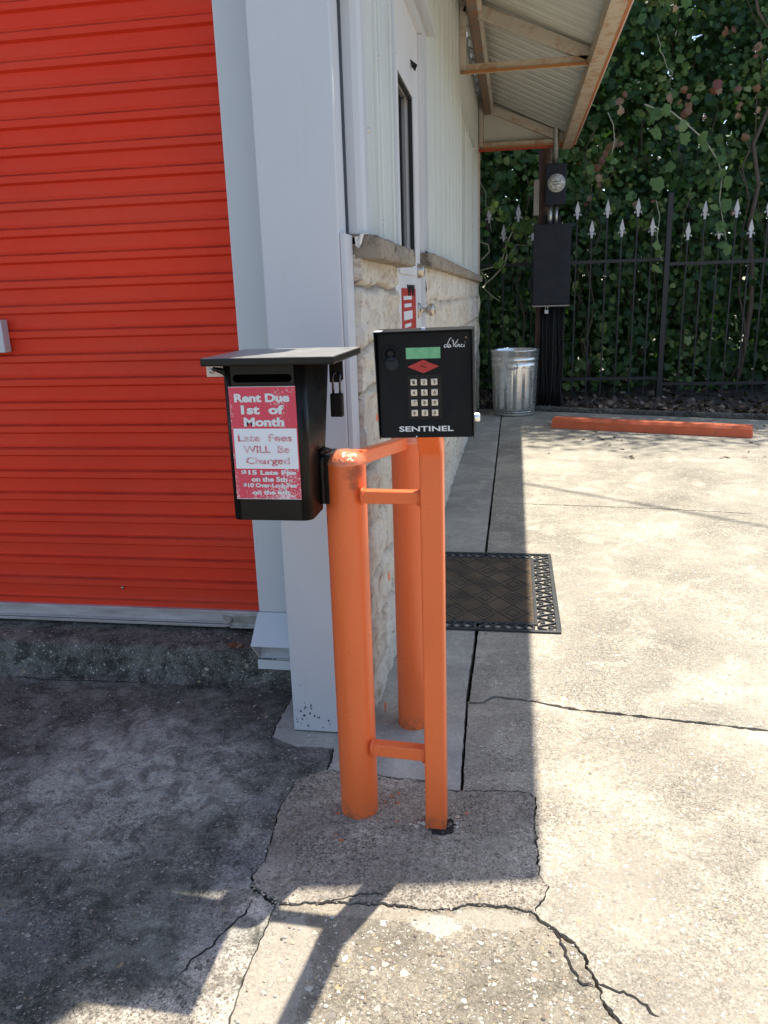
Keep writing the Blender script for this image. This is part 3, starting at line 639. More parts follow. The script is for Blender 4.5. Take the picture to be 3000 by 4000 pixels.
# stone base: coursed rough limestone with real relief
def stonewall(y0, y1, z0, z1, dy, dz, seed, endface=True):
    r = random.Random(seed)
    courses = []; z = z0
    while z < z1 - 0.02:
        h = r.choice([0.09, 0.13, 0.17, 0.23]); h = min(h, z1 - z)
        if z1 - (z + h) < 0.08: h = z1 - z
        bl = []; y = y0 - r.uniform(0.0, 0.25)
        while y < y1: 
            l = r.uniform(0.22, 0.6); bl.append((y, y + l, r.random(), r.uniform(-0.003, 0.007))); y += l
        courses.append((z, z + h, bl)); z += h
    def at(y, z):
        y += mnoise.noise(Vector((y * 8, z * 8, 1.5))) * 0.012; z += mnoise.noise(Vector((y * 7, z * 7, 8.5))) * 0.012
        for (a, b, bl) in courses:
            if a <= z < b or (b >= z1 - 1e-6 and z >= b) or (a <= z0 + 1e-6 and z < a):
                for (p, q, tnt, off) in bl:
                    if p <= y < q:
                        e = min(y - p, q - y, z - a, b - z) if (z1 > b) else min(y - p, q - y, z - a, 1)
                        k = max(0.0, min(1.0, e / 0.014)); k = k * k * (3 - 2 * k)
                        n = mnoise.noise(Vector((y * 9, z * 16, tnt * 30))) * 0.009 + mnoise.noise(Vector((y * 26, z * 40, tnt * 9))) * 0.006 + abs(mnoise.noise(Vector((y * 48, z * 60, tnt * 5)))) * 0.007
                        return (-0.020 * (1 - k) + (off + n) * k, (0.45 + 0.4 * tnt) * k + 0.0 * (1 - k))
        return (-0.02, 0.5)
    ny = int((y1 - y0) / dy) + 1; nz = int((z1 - z0) / dz) + 1
    mb = MB(); vs = []; tint = []
    ext = 7 if endface else 0
    for j in range(nz):
        z = z0 + (z1 - z0) * j / (nz - 1)
        for i in range(-ext, ny):
            if i < 0:
                hgt, tn = at(y0 + 0.01 - 0.012 * i, z)
                vs.append((XW - 0.008 + i * 0.011, y0 - hgt * 0.7, z)); tint.append(tn)
            else:
                y = y0 + (y1 - y0) * i / (ny - 1); hgt, tn = at(y, z)
                ed = min(1, (y1 - y) / 0.03); hgt = hgt - 0.02 * (1 - ed)
                vs.append((XW + hgt, y, z)); tint.append(tn)
    W = ny + ext
    mb.add(vs, [(j * W + i, j * W + i + 1, (j + 1) * W + i + 1, (j + 1) * W + i) for j in range(nz - 1) for i in range(W - 1)], True)
    return mb.build('stone_wall', 'stone', B, fix=False, tint=tint)
stonewall(2.195, 2.985, -0.01, 1.425, 0.0085, 0.0085, 4)
stonewall(3.84, 9.25, -0.01, 1.425, 0.02, 0.016, 9, False)
MB().box(-0.64, XW - 0.05, 2.24, 2.985, -0.02, 1.42).build('wall_core', 'stone', B, tint=[0.5] * 8)
MB().box(-0.64, XW - 0.05, 3.84, 9.22, -0.02, 1.49).build('wall_core', 'stone', B, tint=[0.5] * 8)
mb = MB(); tn = []                                     # far end of the wall, tinted paler for the sun on it
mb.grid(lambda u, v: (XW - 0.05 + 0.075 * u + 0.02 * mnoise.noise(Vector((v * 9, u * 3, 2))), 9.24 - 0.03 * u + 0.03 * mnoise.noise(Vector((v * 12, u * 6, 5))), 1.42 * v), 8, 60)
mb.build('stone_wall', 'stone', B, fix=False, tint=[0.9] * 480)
def capstone(y0, y1, xo, z0, z1, n, seed):
    ring = [(-0.47, z0 + 0.0), (xo - 0.03, z0), (xo - 0.004, z0), (xo, z0 + 0.004), (xo + 0.002, z0 + 0.02), (xo, z1 - 0.012), (xo - 0.008, z1 - 0.003), (xo - 0.03, z1), (-0.47, z1 + 0.004)]
    mb = MB(); vs = []
    K = len(ring); N = n
    for i in range(N):
        u = i / (N - 1); y = y0 + (y1 - y0) * u
        e = min(1.0, u * (y1 - y0) / 0.02 + 0.80, (1 - u) * (y1 - y0) / 0.05 + 0.4)
        for k, (x, z) in enumerate(ring):
            nn = Vector((x * 14, y * 9, z * 14 + seed)); f = mnoise.noise(nn) * 0.006 + mnoise.noise(nn * 4.3) * 0.005 - (0.006 if (y - y0) % 0.62 < 0.014 and 0.1 < y - y0 else 0)
            xx = -0.47 + (x + 0.47) * (e if k not in (0, 8) else 1)
            vs.append((xx + f * (k not in (0, 8)), y + (f * 0.8 if i in (0, N - 1) else 0), z + f * 0.5 * (1 if k > 4 else 0.4)))
    mb.add(vs, [(i * K + k, i * K + (k + 1) % K, (i + 1) * K + (k + 1) % K, (i + 1) * K + k) for i in range(N - 1) for k in range(K)], False)
    mb.add(vs[:K], [tuple(range(K))]); mb.add(vs[-K:], [tuple(range(K))])
    r = random.Random(seed); 
    tn = [0.45 + 0.35 * mnoise.noise(Vector((0, v[1] * 4, seed))) for v in mb.v]
    return mb.build('cap_stone', 'cap', B, tint=tn)
capstone(2.192, 3.02, -0.364, 1.402, 1.464, 110, 2)
capstone(3.80, 9.26, -0.368, 1.425, 1.490, 200, 6)
r = random.Random(8); mb = MB()
for (x, y, z, s) in [(-0.4005, 2.24, 0.96, 0.012), (-0.40, 2.36, 0.42, 0.016), (-0.40, 2.21, 0.03, 0.014), (-0.398, 2.50, 0.10, 0.010), (-0.40, 2.30, 0.70, 0.006)]:
    k = 7; vs = [(x + 0.006 + 0.002 * r.random(), y + s * math.cos(6.28 * i / k) * r.uniform(.5, 1.5) * 1.5, z + s * math.sin(6.28 * i / k) * r.uniform(.6, 1.7)) for i in range(k)]
    MB().add(vs, [tuple(range(k))]).build('paint_splash', 'orange', B, fix=False)

# entrance door
E_ = MB()
XD = -0.440
win = (3.12, 3.56, 1.425, 2.095); lf = (2.985, 3.815, 0.03, 2.43)
for (a, b, c, d) in [(lf[0], win[0], lf[2], lf[3]), (win[1], lf[1], lf[2], lf[3]), (win[0], win[1], lf[2], win[2]), (win[0], win[1], win[3], lf[3])]:
    E_.box(XD - 0.026, XD, a, b, c, d)
dr = E_.build('entrance_door', 'doorwhite', B, bevel=0.0)
mb = MB()
for (a, b, c, d) in [(win[0] - 0.04, win[0], win[2] - 0.04, win[3] + 0.04), (win[1], win[1] + 0.05, win[2] - 0.04, win[3] + 0.05), (win[0], win[1], win[3], win[3] + 0.05), (win[0], win[1], win[2] - 0.04, win[2])]:
    mb.box(XD + 0.0005, XD + 0.008, a, b, c, d)
mb.build('window_frame', 'doorwhite', dr, bevel=0.002)
mb = MB()
w_ = win
mb.box(XD - 0.012, XD + 0.004, w_[1] - 0.012, w_[1] - 0.0005, w_[2], w_[3]).box(XD - 0.012, XD + 0.004, w_[0], w_[1] - 0.012, w_[3] - 0.012, w_[3] - 0.0005)
mb.build('gasket', 'gasket', dr)
mb = MB().box(XD - 0.027, XD - 0.013, w_[1] - 0.006, w_[1] + 0.02, w_[2], w_[3]).box(XD - 0.034, XD - 0.0305, w_[0] - .03, w_[1], w_[3], w_[3] + 0.02)
mb.build('window_reveal', 'doorwhite', dr)
MB().box(XD - 0.030, XD - 0.0275, w_[0] - 0.1, w_[1] + 0.02, w_[2] - 0.02, w_[3] + 0.03).build('window_pane', 'glass', dr)
def knobset(y, z, knob):
    mb = MB()
    if knob: mb.lathe([(0.0, 0.0), (0.034, 0.0), (0.034, 0.004), (0.026, 0.010), (0.013, 0.014), (0.011, 0.034), (0.018, 0.040), (0.027, 0.050), (0.029, 0.060), (0.025, 0.070), (0.012, 0.076), (0.0, 0.077)], (XD, y, z), 28, 'x')
    else: mb.lathe([(0.0, 0.0), (0.033, 0.0), (0.033, 0.006), (0.028, 0.016), (0.026, 0.026), (0.022, 0.030), (0.0, 0.031)], (XD, y, z), 28, 'x')
    mb.build('door_knob' if knob else 'deadbolt', 'brass', dr)
knobset(3.70, 1.235, True); knobset(3.70, 1.408, False)
# red notice on the door
sg = MB().box(XD + 0.0005, XD + 0.003, 3.14, 3.58, 1.02, 1.33).build('notice_sign', 'logo', dr)
mb = MB()
for k, (a, b, c, d) in enumerate([(3.18, 3.44, 1.285, 1.30), (3.20, 3.42, 1.255, 1.27), (3.18, 3.45, 1.205, 1.24), (3.20, 3.40, 1.175, 1.19), (3.22, 3.42, 1.15, 1.163), (3.14, 3.58, 1.025, 1.09)]):
    mb.box(XD + 0.003, XD + 0.0036, a, b, c, d)
mb.build('notice_print', 'sign_white', dr)
mb = MB()
for yy in (3.30, 3.42):
    for q in range(4):
        a = yy + q * 0.025; z1_, z2_ = (1.345, 1.300) if q % 2 == 0 else (1.300, 1.345)
        mb.bar((XD + 0.004, a, z1_), (XD + 0.004, a + 0.025, z2_), 0.002, 0.005, (1, 0, 0))
mb.build('notice_mark', 'gasket', dr)
# casing and drip cap
mb = MB().box(XW - 0.02, XW + 0.008, 3.82, 3.965, 1.50, 2.40)
mb.build('door_casing', 'white', B, bevel=0.002)
MB().box(XW - 0.02, XW + 0.008, 2.953, 3.965, 2.402, 2.452).build('head_casing', 'white', B, bevel=0.002)
MB().prism([(XW + 0.0, 2.453), (XW + 0.05, 2.440), (XW + 0.052, 2.446), (XW + 0.03, 2.47), (XW + 0.0, 2.475)], 'y', 2.953, 4.04).build('drip_cap', 'white', B)
MB().box(XD - 0.05, XW + 0.003, 3.817, 3.84, 0.0, 2.40).build('door_jamb', 'doorwhite', B)
mb = MB(); mb.add([(XD + 0.001, 3.545, 2.235), (XD + 0.03, 3.56, 2.215), (XD + 0.001, 3.60, 2.218), (XD + 0.02, 3.56, 2.19)], [(0, 1, 2), (1, 3, 2)])
mb.build('torn_flap', 'gasket', dr, fix=False)
MB().box(XD - 0.10, XD + 0.03, 2.985, 3.815, 0.0, 0.028).build('threshold', 'alu', B)

# awning over the entrance
AW = D.objects.new('awning', None); COL.objects.link(AW); AW.parent = B
Y0, Y1, XO = 2.69, 9.30, 0.577
def rz(x): return 3.335 + (2.865 - 3.335) * (x - XW) / (XO - XW)
mb = MB(); ys = []; y = Y0
P = 0.20; vs = []; prof = [(0, 0), (0.02, 0.018), (0.045, 0.018), (0.065, 0), (0.10, 0), (0.105, .004), (0.12, .004), (0.125, 0)]
while y < Y1:
    for a, hgt in prof:
        if y + a <= Y1: ys.append((y + a, hgt))
    y += P
ys.append((Y1, 0))
for (yy, hg) in ys: vs += [(XW + 0.01, yy, rz(XW + 0.01) + hg), (XO + 0.034, yy, rz(XO + 0.034) + hg), (XO + 0.034, yy, rz(XO + 0.034) + hg + 0.002), (XW + 0.01, yy, rz(XW + 0.01) + hg + 0.002)]
n = len(ys); fs = []
for i in range(n - 1):
    for k in range(4): fs.append((4 * i + k, 4 * i + (k + 1) % 4, 4 * i + 4 + (k + 1) % 4, 4 * i + 4 + k))
MB().add(vs, fs).build('roof_sheet', 'sheet', AW, fix=False)
def chan(p, q, w, h, name='purlin', mat='rust'):
    # C channel: web plus two flanges
    p = Vector(p); q = Vector(q); mb = MB()
    mb.bar(p, q, 0.006, h); off = Vector((w / 2, 0, 0))
    mb.bar(p + off + Vector((0, 0, h / 2 - 0.003)), q + off + Vector((0, 0, h / 2 - 0.003)), w, 0.006)
    mb.bar(p + off - Vector((0, 0, h / 2 - 0.003)), q + off - Vector((0, 0, h / 2 - 0.003)), w, 0.006)
    return mb.build(name, mat, AW)
zc = rz(-0.30) - 0.075
chan((-0.345, Y0, zc), (-0.345, Y1 - 0.02, zc), 0.075, 0.13, 'purlin', 'rust_dark')
MB().bar((-0.262, Y0, zc - 0.045), (-0.262, Y1 - 0.05, zc - 0.045), 0.028, 0.045).build('purlin', 'rust', AW)
zc = rz(XO) - 0.075
chan((XO - 0.10, Y0, zc + 0.02), (XO - 0.10, Y1 - 0.02, zc + 0.02), 0.09, 0.095, 'purlin', 'rust2')
MB().box(XO - 0.012, XO + 0.012, Y0, Y1, zc - 0.012, zc + 0.07).build('edge_angle', 'rust_edge', AW, bevel=0.002)
MB().box(XO + 0.0125, XO + 0.020, Y0, Y1, zc + 0.0, zc + 0.055).build('edge_trim', 'redtrim', AW)
mb = MB()
yy = Y0
while yy < Y1:
    mb.box(XO + 0.020, XO + 0.036, yy, min(yy + 0.094, Y1), zc + 0.012, zc + 0.066); yy += 0.10
mb.build('fascia', 'pinktrim', AW, bevel=0.004)
def bracket(y, end=False):
    mb = MB()
    mb.box(XW + 0.018, XW + 0.062, y - 0.025, y + 0.025, 2.80, rz(XW) - 0.02); mb.build('bracket_leg', 'rust', AW, bevel=0.003)
    zs = 2.825
    mb = MB().box(XW + 0.063, XO - 0.013, y - 0.025, y + 0.025, zs - 0.028, zs + 0.028); mb.build('strut', 'rust2', AW, bevel=0.003)
    mb = MB().box(XW + 0.02, XO - 0.02, y - 0.034, y - 0.0255, zs - 0.034, zs - 0.016); mb.build('strut_flange', 'rust_edge', AW)
    a = Vector((XW + 0.05, y, rz(XW + 0.05) - 0.09)); b = Vector((XO - 0.10, y, rz(XO - 0.10) - 0.055))
    mb = MB().bar(a, b, 0.05, 0.085); mb.build('rafter', 'rust', AW, bevel=0.003)
    mb = MB().lathe([(0, -0.012), (0.014, -0.012), (0.014, 0.0), (0, 0)], (XW + 0.04, y - 0.026, 2.805), 6, 'y', False); mb.build('bolt', 'rust_dark', AW)
for y in (2.80, 6.15, 9.18): bracket(y)
MB().add([(XW + 0.065, 9.22, 2.84), (XO - 0.02, 9.22, 2.84), (XO - 0.02, 9.22, rz(XO) - 0.01), (XW + 0.065, 9.22, rz(XW + .06) - 0.01), (XW + 0.065, 9.235, 2.84), (XO - 0.02, 9.235, 2.84), (XO - 0.02, 9.235, rz(XO) - 0.01), (XW + 0.065, 9.235, rz(XW + .06) - 0.01)], [(0, 1, 2, 3), (7, 6, 5, 4), (0, 4, 5, 1), (1, 5, 6, 2), (2, 6, 7, 3), (3, 7, 4, 0)]).build('gable_panel', 'sheet', AW)
MB().box(XW + 0.0, XO, 9.236, 9.255, 2.78, 2.80).build('edge_trim', 'redtrim', AW)

# ------------------------------------------------------------------ orange bollard guard
G = thing('bollard_guard', 'orange painted steel bollards joined by rails to a square keypad post', 'bollard')
def bollard(cx, cy, r, h, mat, capmat, tilt=0.0):
    prof = [(r, -0.01), (r, h)]
    n = 30; P = [(r + 0.0, -0.02)] + [(r, h * i / 24) for i in range(25)]
    o = MB().lathe(P, (cx, cy, 0), 48).build('bollard', mat, G, fix=False)
    dome = [(r + 0.0008, h - 0.006), (r + 0.0008, h), (r * 0.98, h + 0.004), (r * 0.90, h + 0.011), (r * 0.66, h + 0.019), (r * 0.3, h + 0.024), (0.001, h + 0.025)]
    MB().lathe(dome, (cx, cy, 0), 48, rf=lambda a, j: 1 + 0.012 * math.sin(7 * a + j * 2)).build('bollard_cap', capmat, o, fix=False)
    return o
bollard(-0.385, 1.737, 0.0485, 0.938, 'orange_soot', 'orange_cap')
bollard(-0.297, 2.180, 0.0485, 0.905, 'orange', 'orange_cap')
PW = 0.052
px0, px1 = -0.2045, -0.1525
mb = MB(); # (front y, front z, back y, back z): upright, then a gooseneck arm leaning out towards the driver
secs = [(1.675, -0.06, 1.727, -0.06), (1.675, 0.3, 1.727, 0.3), (1.675, 0.962, 1.727, 0.984), (1.497, 1.140, 1.534, 1.177)]
vs = []
for (yf, zf, yb, zb) in secs: vs += [(px0, yf, zf), (px1, yf, zf), (px1, yb, zb), (px0, yb, zb)]
fs = [(0, 3, 2, 1), (12, 13, 14, 15)]
for i in range(3):
    for k in range(4): fs.append((4 * i + k, 4 * i + (k + 1) % 4, 4 * i + 4 + (k + 1) % 4, 4 * i + 4 + k))
mb.add(vs, fs); mb.build('keypad_post', 'orange', G, bevel=0.005, seg=3)
def rail(p, q, w=0.028, h=0.030):
    ro = MB().bar(p, q, w, h).build('rail', 'orange', G, bevel=0.004, seg=3)
    a = Vector(p); d = (Vector(q) - a); L = d.length; d.normalize(); sd = d.cross(Vector((0, 0, 1))).normalized(); rr = random.Random(int(L * 999))
    for c in (a + d * 0.006, a + d * (L - 0.003)):
        ring = []
        for (u, v) in [(-1, -1), (0, -1), (1, -1), (1, 0), (1, 1), (0, 1), (-1, 1), (-1, 0), (-1, -1)]:
            ring.append(c + sd * u * (w / 2 + .0005) + Vector((0, 0, v * (h / 2 + .0005))) + d * rr.uniform(-.0015, .0015))
        MB().tube(ring, [0.0028 + rr.uniform(0, .0012) for _ in ring], 6).build('weld_bead', 'orange', ro, fix=False)
rail((-0.345, 1.705, 0.860), (-0.2035, 1.700, 0.860)); rail((-0.345, 1.712, 0.202), (-0.2035, 1.702, 0.202), 0.030, 0.034)
rail((-0.366, 1.765, 0.936), (-0.305, 2.15, 0.900), 0.030, 0.034)
# rubble round the post foot
r = random.Random(12); mb = MB()
for _ in range(60):
    a = r.uniform(-1.2, 4.4); d = r.uniform(0.026, 0.062)
    x = -0.178 + math.cos(a) * d * 1.1; y = 1.70 + math.sin(a) * d; s = r.uniform(0.003, 0.010)
    k = 6; vs = [(x + s * math.cos(6.28 * i / k) * r.uniform(.6, 1.2), y + s * math.sin(6.28 * i / k) * r.uniform(.6, 1.2), 0.001) for i in range(k)] + [(x + r.uniform(-.3, .3) * s, y, s * r.uniform(.5, 1.0))]
    mb.add(vs, [(i, (i + 1) % k, k) for i in range(k)])
tn = []
ob = mb.build('rubble', 'pebble', None, tint=[random.Random(i // 7).random() * 0.95 for i in range(len(mb.v))]); tag(ob, 'broken concrete crumbs round the foot of the orange square post', 'rubble', kind='stuff')
k = 26; rr = random.Random(4)
vs = [(-0.172 + (0.040 + 0.016 * mnoise.noise(Vector((i * 0.7, 3, 1)))) * math.cos(6.283 * i / k) * (1.15 if math.cos(6.283 * i / k) > 0 else 0.62), 1.688 + (0.036 + 0.016 * mnoise.noise(Vector((i * 0.9, 8, 1)))) * math.sin(6.283 * i / k), 0.0032) for i in range(k)]
MB().add(vs, [tuple(range(k))]).build('hole', 'crack', pad, fix=False)
r = random.Random(21); mb = MB()
for _ in range(14):
    x = r.gauss(-0.34, 0.07); y = r.gauss(1.70, 0.05); s = r.uniform(0.0015, 0.0055); k = 7
    mb.add([(x + s * math.cos(6.28 * i / k) * r.uniform(.5, 1.5), y + s * .8 * math.sin(6.28 * i / k) * r.uniform(.5, 1.5), 0.0035) for i in range(k)], [tuple(range(k))])
mb.build('paint_spots', 'stop_red', pad, fix=False)['kind'] = 'stuff'

# ------------------------------------------------------------------ rent drop box
X = thing('drop_box', 'black steel rent drop box with red and white notice, welded to orange bollard', 'drop box')
bx0, bx1, by0, by1, bz0, bz1 = -0.617, -0.434, 1.600, 1.850, 0.829, 1.168
rc = 0.022
def rring(x0, x1, y0, y1, rc, n=5):
    pts = []
    for (cx, cy, a0) in [(x1 - rc, y0 + rc, -90), (x1 - rc, y1 - rc, 0), (x0 + rc, y1 - rc, 90), (x0 + rc, y0 + rc, 180)]:
        for i in range(n + 1):
            a = math.radians(a0 + 90 * i / n); pts.append((cx + rc * math.cos(a), cy + rc * math.sin(a)))
    return pts
# body shell with a real slot: front face built as a frame
mb = MB(); ring = rring(bx0, bx1, by0, by1, rc)
n = len(ring); vs = [(a, b, bz0) for a, b in ring] + [(a, b, bz1) for a, b in ring]
fi = [i for i in range(n) if abs(ring[i][1] - by0) < 1e-6 and abs(ring[(i + 1) % n][1] - by0) < 1e-6]
fs = [(i, (i + 1) % n, (i + 1) % n + n, i + n) for i in range(n) if i not in fi] + [tuple(range(n))[::-1], tuple(range(n, 2 * n))]
vs = [(a, (by0 + (b - by0) * 0.112 / (by1 - by0)) if k < n and b > by0 + rc + 1e-6 else b, c) for k, (a, b, c) in enumerate(vs)]   # back slopes in towards the bottom
mb.add(vs, fs, True)
for i in range(len(mb.f) - 2, len(mb.f)): mb.sm[i] = False
fx0, fx1 = bx0 + rc, bx1 - rc
sx0, sx1, sz0, sz1 = -0.591, -0.461, 1.133, 1.150
so_ = [(sx1 - 0.0085 + 0.0085 * math.cos(math.radians(a)), 1.1415 + 0.0085 * math.sin(math.radians(a))) for a in range(-90, 91, 18)] + [(sx0 + 0.0085 + 0.0085 * math.cos(math.radians(a)), 1.1415 + 0.0085 * math.sin(math.radians(a))) for a in range(90, 271, 18)]
outer = [Vector((fx0, bz0, 0)), Vector((fx1, bz0, 0)), Vector((fx1, bz1, 0)), Vector((fx0, bz1, 0))]
inner = [Vector((a, b, 0)) for a, b in so_][::-1]
tri = tessellate_polygon([outer, inner]); allp = outer + inner
mb.add([(p.x, by0, p.y) for p in allp], [tuple(t) for t in tri])
o = len(mb.v); mb.add([(p.x, by0, p.y) for p in inner] + [(p.x, by0 + 0.006, p.y) for p in inner], [(i, (i + 1) % len(inner), (i + 1) % len(inner) + len(inner), i + len(inner)) for i in range(len(inner))])
body = mb.build('box_body', 'black', X)
MB().box(sx0 - 0.01, sx1 + 0.01, by0 + 0.03, by0 + 0.034, sz0 - 0.02, sz1 + 0.012).build('slot', 'shade_fill', X)  # near-black plate painting in the darkness behind the opening
lid = MB().box(-0.650, -0.362, 1.572, 1.862, 1.170, 1.187).build('lid', 'black_lid', X, bevel=0.004, seg=3)
MB().box(-0.640, -0.606, 1.640, 1.720, 1.150, 1.1695).build('hinge_plate', 'cream', X, bevel=0.002) if 'cream' in M else MB().box(-0.660, -0.612, 1.630, 1.634, 1.143, 1.1695).build('hinge_plate', 'pinktrim', X, bevel=0.001)
MB().lathe([(0, -0.004), (0.005, -0.003), (0.006, 0.0), (0, 0)], (-0.648, 1.630, 1.156), 14, 'y').build('screw', 'zinc', X)
MB().tube([(-0.634, 1.604, 1.163), (-0.612, 1.604, 1.157), (-0.608, 1.604, 1.150)], [0.004, 0.007, 0.004], 10).build('weld_bead', 'black', X)
hs = MB().prism([(-0.4335, 1.107), (-0.408, 1.107), (-0.401, 1.114), (-0.401, 1.1695), (-0.4335, 1.1695)], 'y', 1.828, 1.834).build('hasp', 'black', X)
# weld / bracket between box and bollard
MB().box(-0.4335, -0.412, 1.700, 1.790, 0.84, 0.955).build('weld_bracket', 'black', X, bevel=0.004)
mb = MB()
r = random.Random(3)
mb.tube([(-0.429, 1.690 + r.uniform(-.003, .003), 0.845 + i * 0.012) for i in range(10)], [0.004 + r.uniform(0, 0.003) for i in range(10)], 8); mb.tube([(-0.432, 1.69, 0.962), (-0.424, 1.70, 0.968), (-0.415, 1.715, 0.965)], [0.006, 0.009, 0.005], 9)
mb.build('weld_bead', 'black', X)
# notice on the front
sy = by0 - 0.0012
S0, S1, T0, T1 = -0.602, -0.4545, 0.878, 1.1245          # x range, z range
sgn = MB().box(S0, S1, sy, by0 + 0.0, T0, T1).build('notice_sign', 'sign_red', X)
def uz(v): return T1 - (T1 - T0) * v
def ux(u): return S0 + (S1 - S0) * u
MB().box(ux(0.03), ux(0.985), sy - 0.0006, sy - 0.0001, uz(0.722), uz(0.365)).build('white_panel', 'sign_white', sgn)
mb = MB(); e = 0.006
for q in (T0, T1 - 0.0009): MB().box(S0, S1, sy - 0.0005, sy - 0.0001, q, q + 0.0009).build('sign_edge', 'sign_white', sgn)
W_ = 'sign_print'
M['sign_print'] = paint('sign_print', (0.68, 0.69, 0.72), 0.4, 0.03, 30, bump=0)
rows = [('Rent Due', .08, .91, .060, .135, W_, .045), ('1st  of', .17, .815, .160, .240, W_, .045), ('Month', .20, .81, .267, .347, W_, .045),
        ('Late  Fees', .09, .91, .415, .480, 'fadeprint', .02), ('WILL  Be', .16, .86, .517, .582, 'fadeprint', .02), ('Charged', .19, .855, .620, .700, 'fadeprint', .02),
        ('$15 Late Fee', .10, .945, .735, .783, W_, .04), ('on the 5th', .25, .80, .795, .840, W_, .04), ('$10 Over-Lock Fee', .12, .94, .853, .898, W_, .04), ('on the 6th', .25, .82, .915, .958, W_, .04)]
for (s, a, b, c, d, mt, bo) in rows:
    text_mesh('lettering', s, mt, sgn, ux(a), ux(b), uz(d), uz(c), sy - 0.0007, bold=bo)
# padlock hanging from the hasp
PK = thing('padlock', 'black combination padlock hanging from side hasp of black drop box', 'padlock')
cx, cy, cz = -0.416, 1.822, 1.082
pts = [(cx - 0.0085, cy, cz - 0.01)] + [(cx - 0.0085 * math.cos(a), cy + 0.006 * math.sin(a), cz + 0.038 + 0.010 * math.sin(a)) for a in np.linspace(0, math.pi, 9)] + [(cx + 0.0085, cy, cz - 0.01)]
MB().tube(pts, 0.0030, 10).build('shackle', 'shackle', PK)
bd = MB().box(cx - 0.0155, cx + 0.0145, cy - 0.0095, cy + 0.0095, cz - 0.056, cz).build('lock_body', 'black', PK, bevel=0.003, seg=3)
mb = MB()
for i in range(9): mb.box(cx - 0.0135, cx + 0.0125, cy - 0.0112, cy - 0.0096, cz - 0.050 + i * 0.0052, cz - 0.0472 + i * 0.0052)
mb.build('dial_rings', 'keypad_in', PK)

# ------------------------------------------------------------------ gate keypad
K = thing('gate_keypad', 'black gate entry keypad with green screen and metal keys on orange post', 'keypad')
KW, KH, KD = 0.180, 0.199, 0.062
th = math.radians(2.0)                               # the top leans towards the driver
Rk = Matrix.Rotation(th, 4, 'X') @ Matrix.Rotation(math.radians(0.7), 4, 'Y').inverted()
Rk = Matrix.Rotation(math.radians(-0.7), 4, 'Y') @ Matrix.Rotation(th, 4, 'X')
KM = Matrix.Translation((-0.1635, 1.452, 1.1395)) @ Rk
def kmb(o): o.matrix_world = KM; return o
def kset(o): o.matrix_parent_inverse = Matrix(); o.parent = K; o.matrix_basis = Matrix(); return o
K.matrix_world = KM
hw, hh_ = KW / 2, KH / 2
mb = MB()                                            # open-fronted housing: back, sides, top, bottom
mb.box(-hw, hw, 0.012, KD, -hh_, hh_)
for xa in (-hw, hw - 0.0016):                      # side flanges, deeper at the top like a rain hood
    mb.prism([(0.0119, -hh_ - 0.002), (0.0119, hh_), (-0.014, hh_), (-0.001, -hh_ - 0.002)], 'x', xa, xa + 0.0016)
mb.box(-hw + 0.0016, hw - 0.0016, -0.014, 0.0119, hh_ - 0.0016, hh_ + 0.0004)
hs = mb.build('housing', 'keypad', K)
fpx0, fpx1, fpz0, fpz1 = -hw + 0.0035, hw - 0.0025, -hh_ + 0.0, hh_ - 0.003
fp = MB().box(fpx0, fpx1, 0.0, 0.0118, fpz0, fpz1).build('face_panel', 'keypad', K, bevel=0.0015)
def fx(u): return fpx0 + (fpx1 - fpx0) * u
def fz(v): return fpz1 - (fpz1 - fpz0) * v
mb = MB().box(-hw - 0.0004, -hw + 0.014, -0.0146, 0.012, hh_ + 0.0005, hh_ + 0.0014).box(-hw - 0.0008, -hw - 0.0001, -0.0146, -0.004, hh_ - 0.006, hh_ + 0.0005)  # white strips standing in for sunlight on the hood's corner
mb.build('corner_glint', 'sign_white', K)
# speaker
c = (fx(.142), 0, fz(.19))
sp = MB().lathe([(0.0145, -0.0002), (0.0145, -0.0032), (0.0128, -0.0040), (0.0112, -0.0026), (0.0112, 0.0), (0.006, 0.0), (0.006, -0.0014), (0.0042, -0.0018), (0.0, -0.0018)], c, 36, 'y').build('speaker', 'keypad_in', K, fix=True)
c = (fx(.150), 0, fz(.285))
MB().lathe([(0.0135, -0.0002), (0.0130, -0.0022), (0.010, -0.0030), (0.0, -0.0032)], c, 36, 'y').build('proximity_sensor', 'keypad_navy' if 'keypad_navy' in M else 'panel', K)
mb = MB().box(fx(.300), fx(.682), -0.0012, -0.0001, fz(.252), fz(.132)); sc = mb.build('screen_bezel', 'keypad_in', K)
MB().box(fx(.309), fx(.673), -0.0020, -0.0013, fz(.243), fz(.141)).build('screen', 'lcd', sc)
# red S-shaped diamond emblem
lc = (fx(.487), fz(.318)); lw, lh = 0.170 * (fpx1 - fpx0), 0.063 * (fpz1 - fpz0)
def lp(pts): 
    mb = MB(); n = len(pts); mb.add([(lc[0] + p[0] * lw, -0.0004, lc[1] + p[1] * lh) for p in pts] , [tuple(range(n))]); return mb
p1 = [(-1.0, 0.02), (0.0, 1.0), (0.30, 0.74), (0.30, 0.66), (-0.20, 0.18), (0.12, -0.18), (0.10, -0.24), (-0.36, -0.62)]
mb = lp(p1); q = [(-a, -b) for a, b in p1]
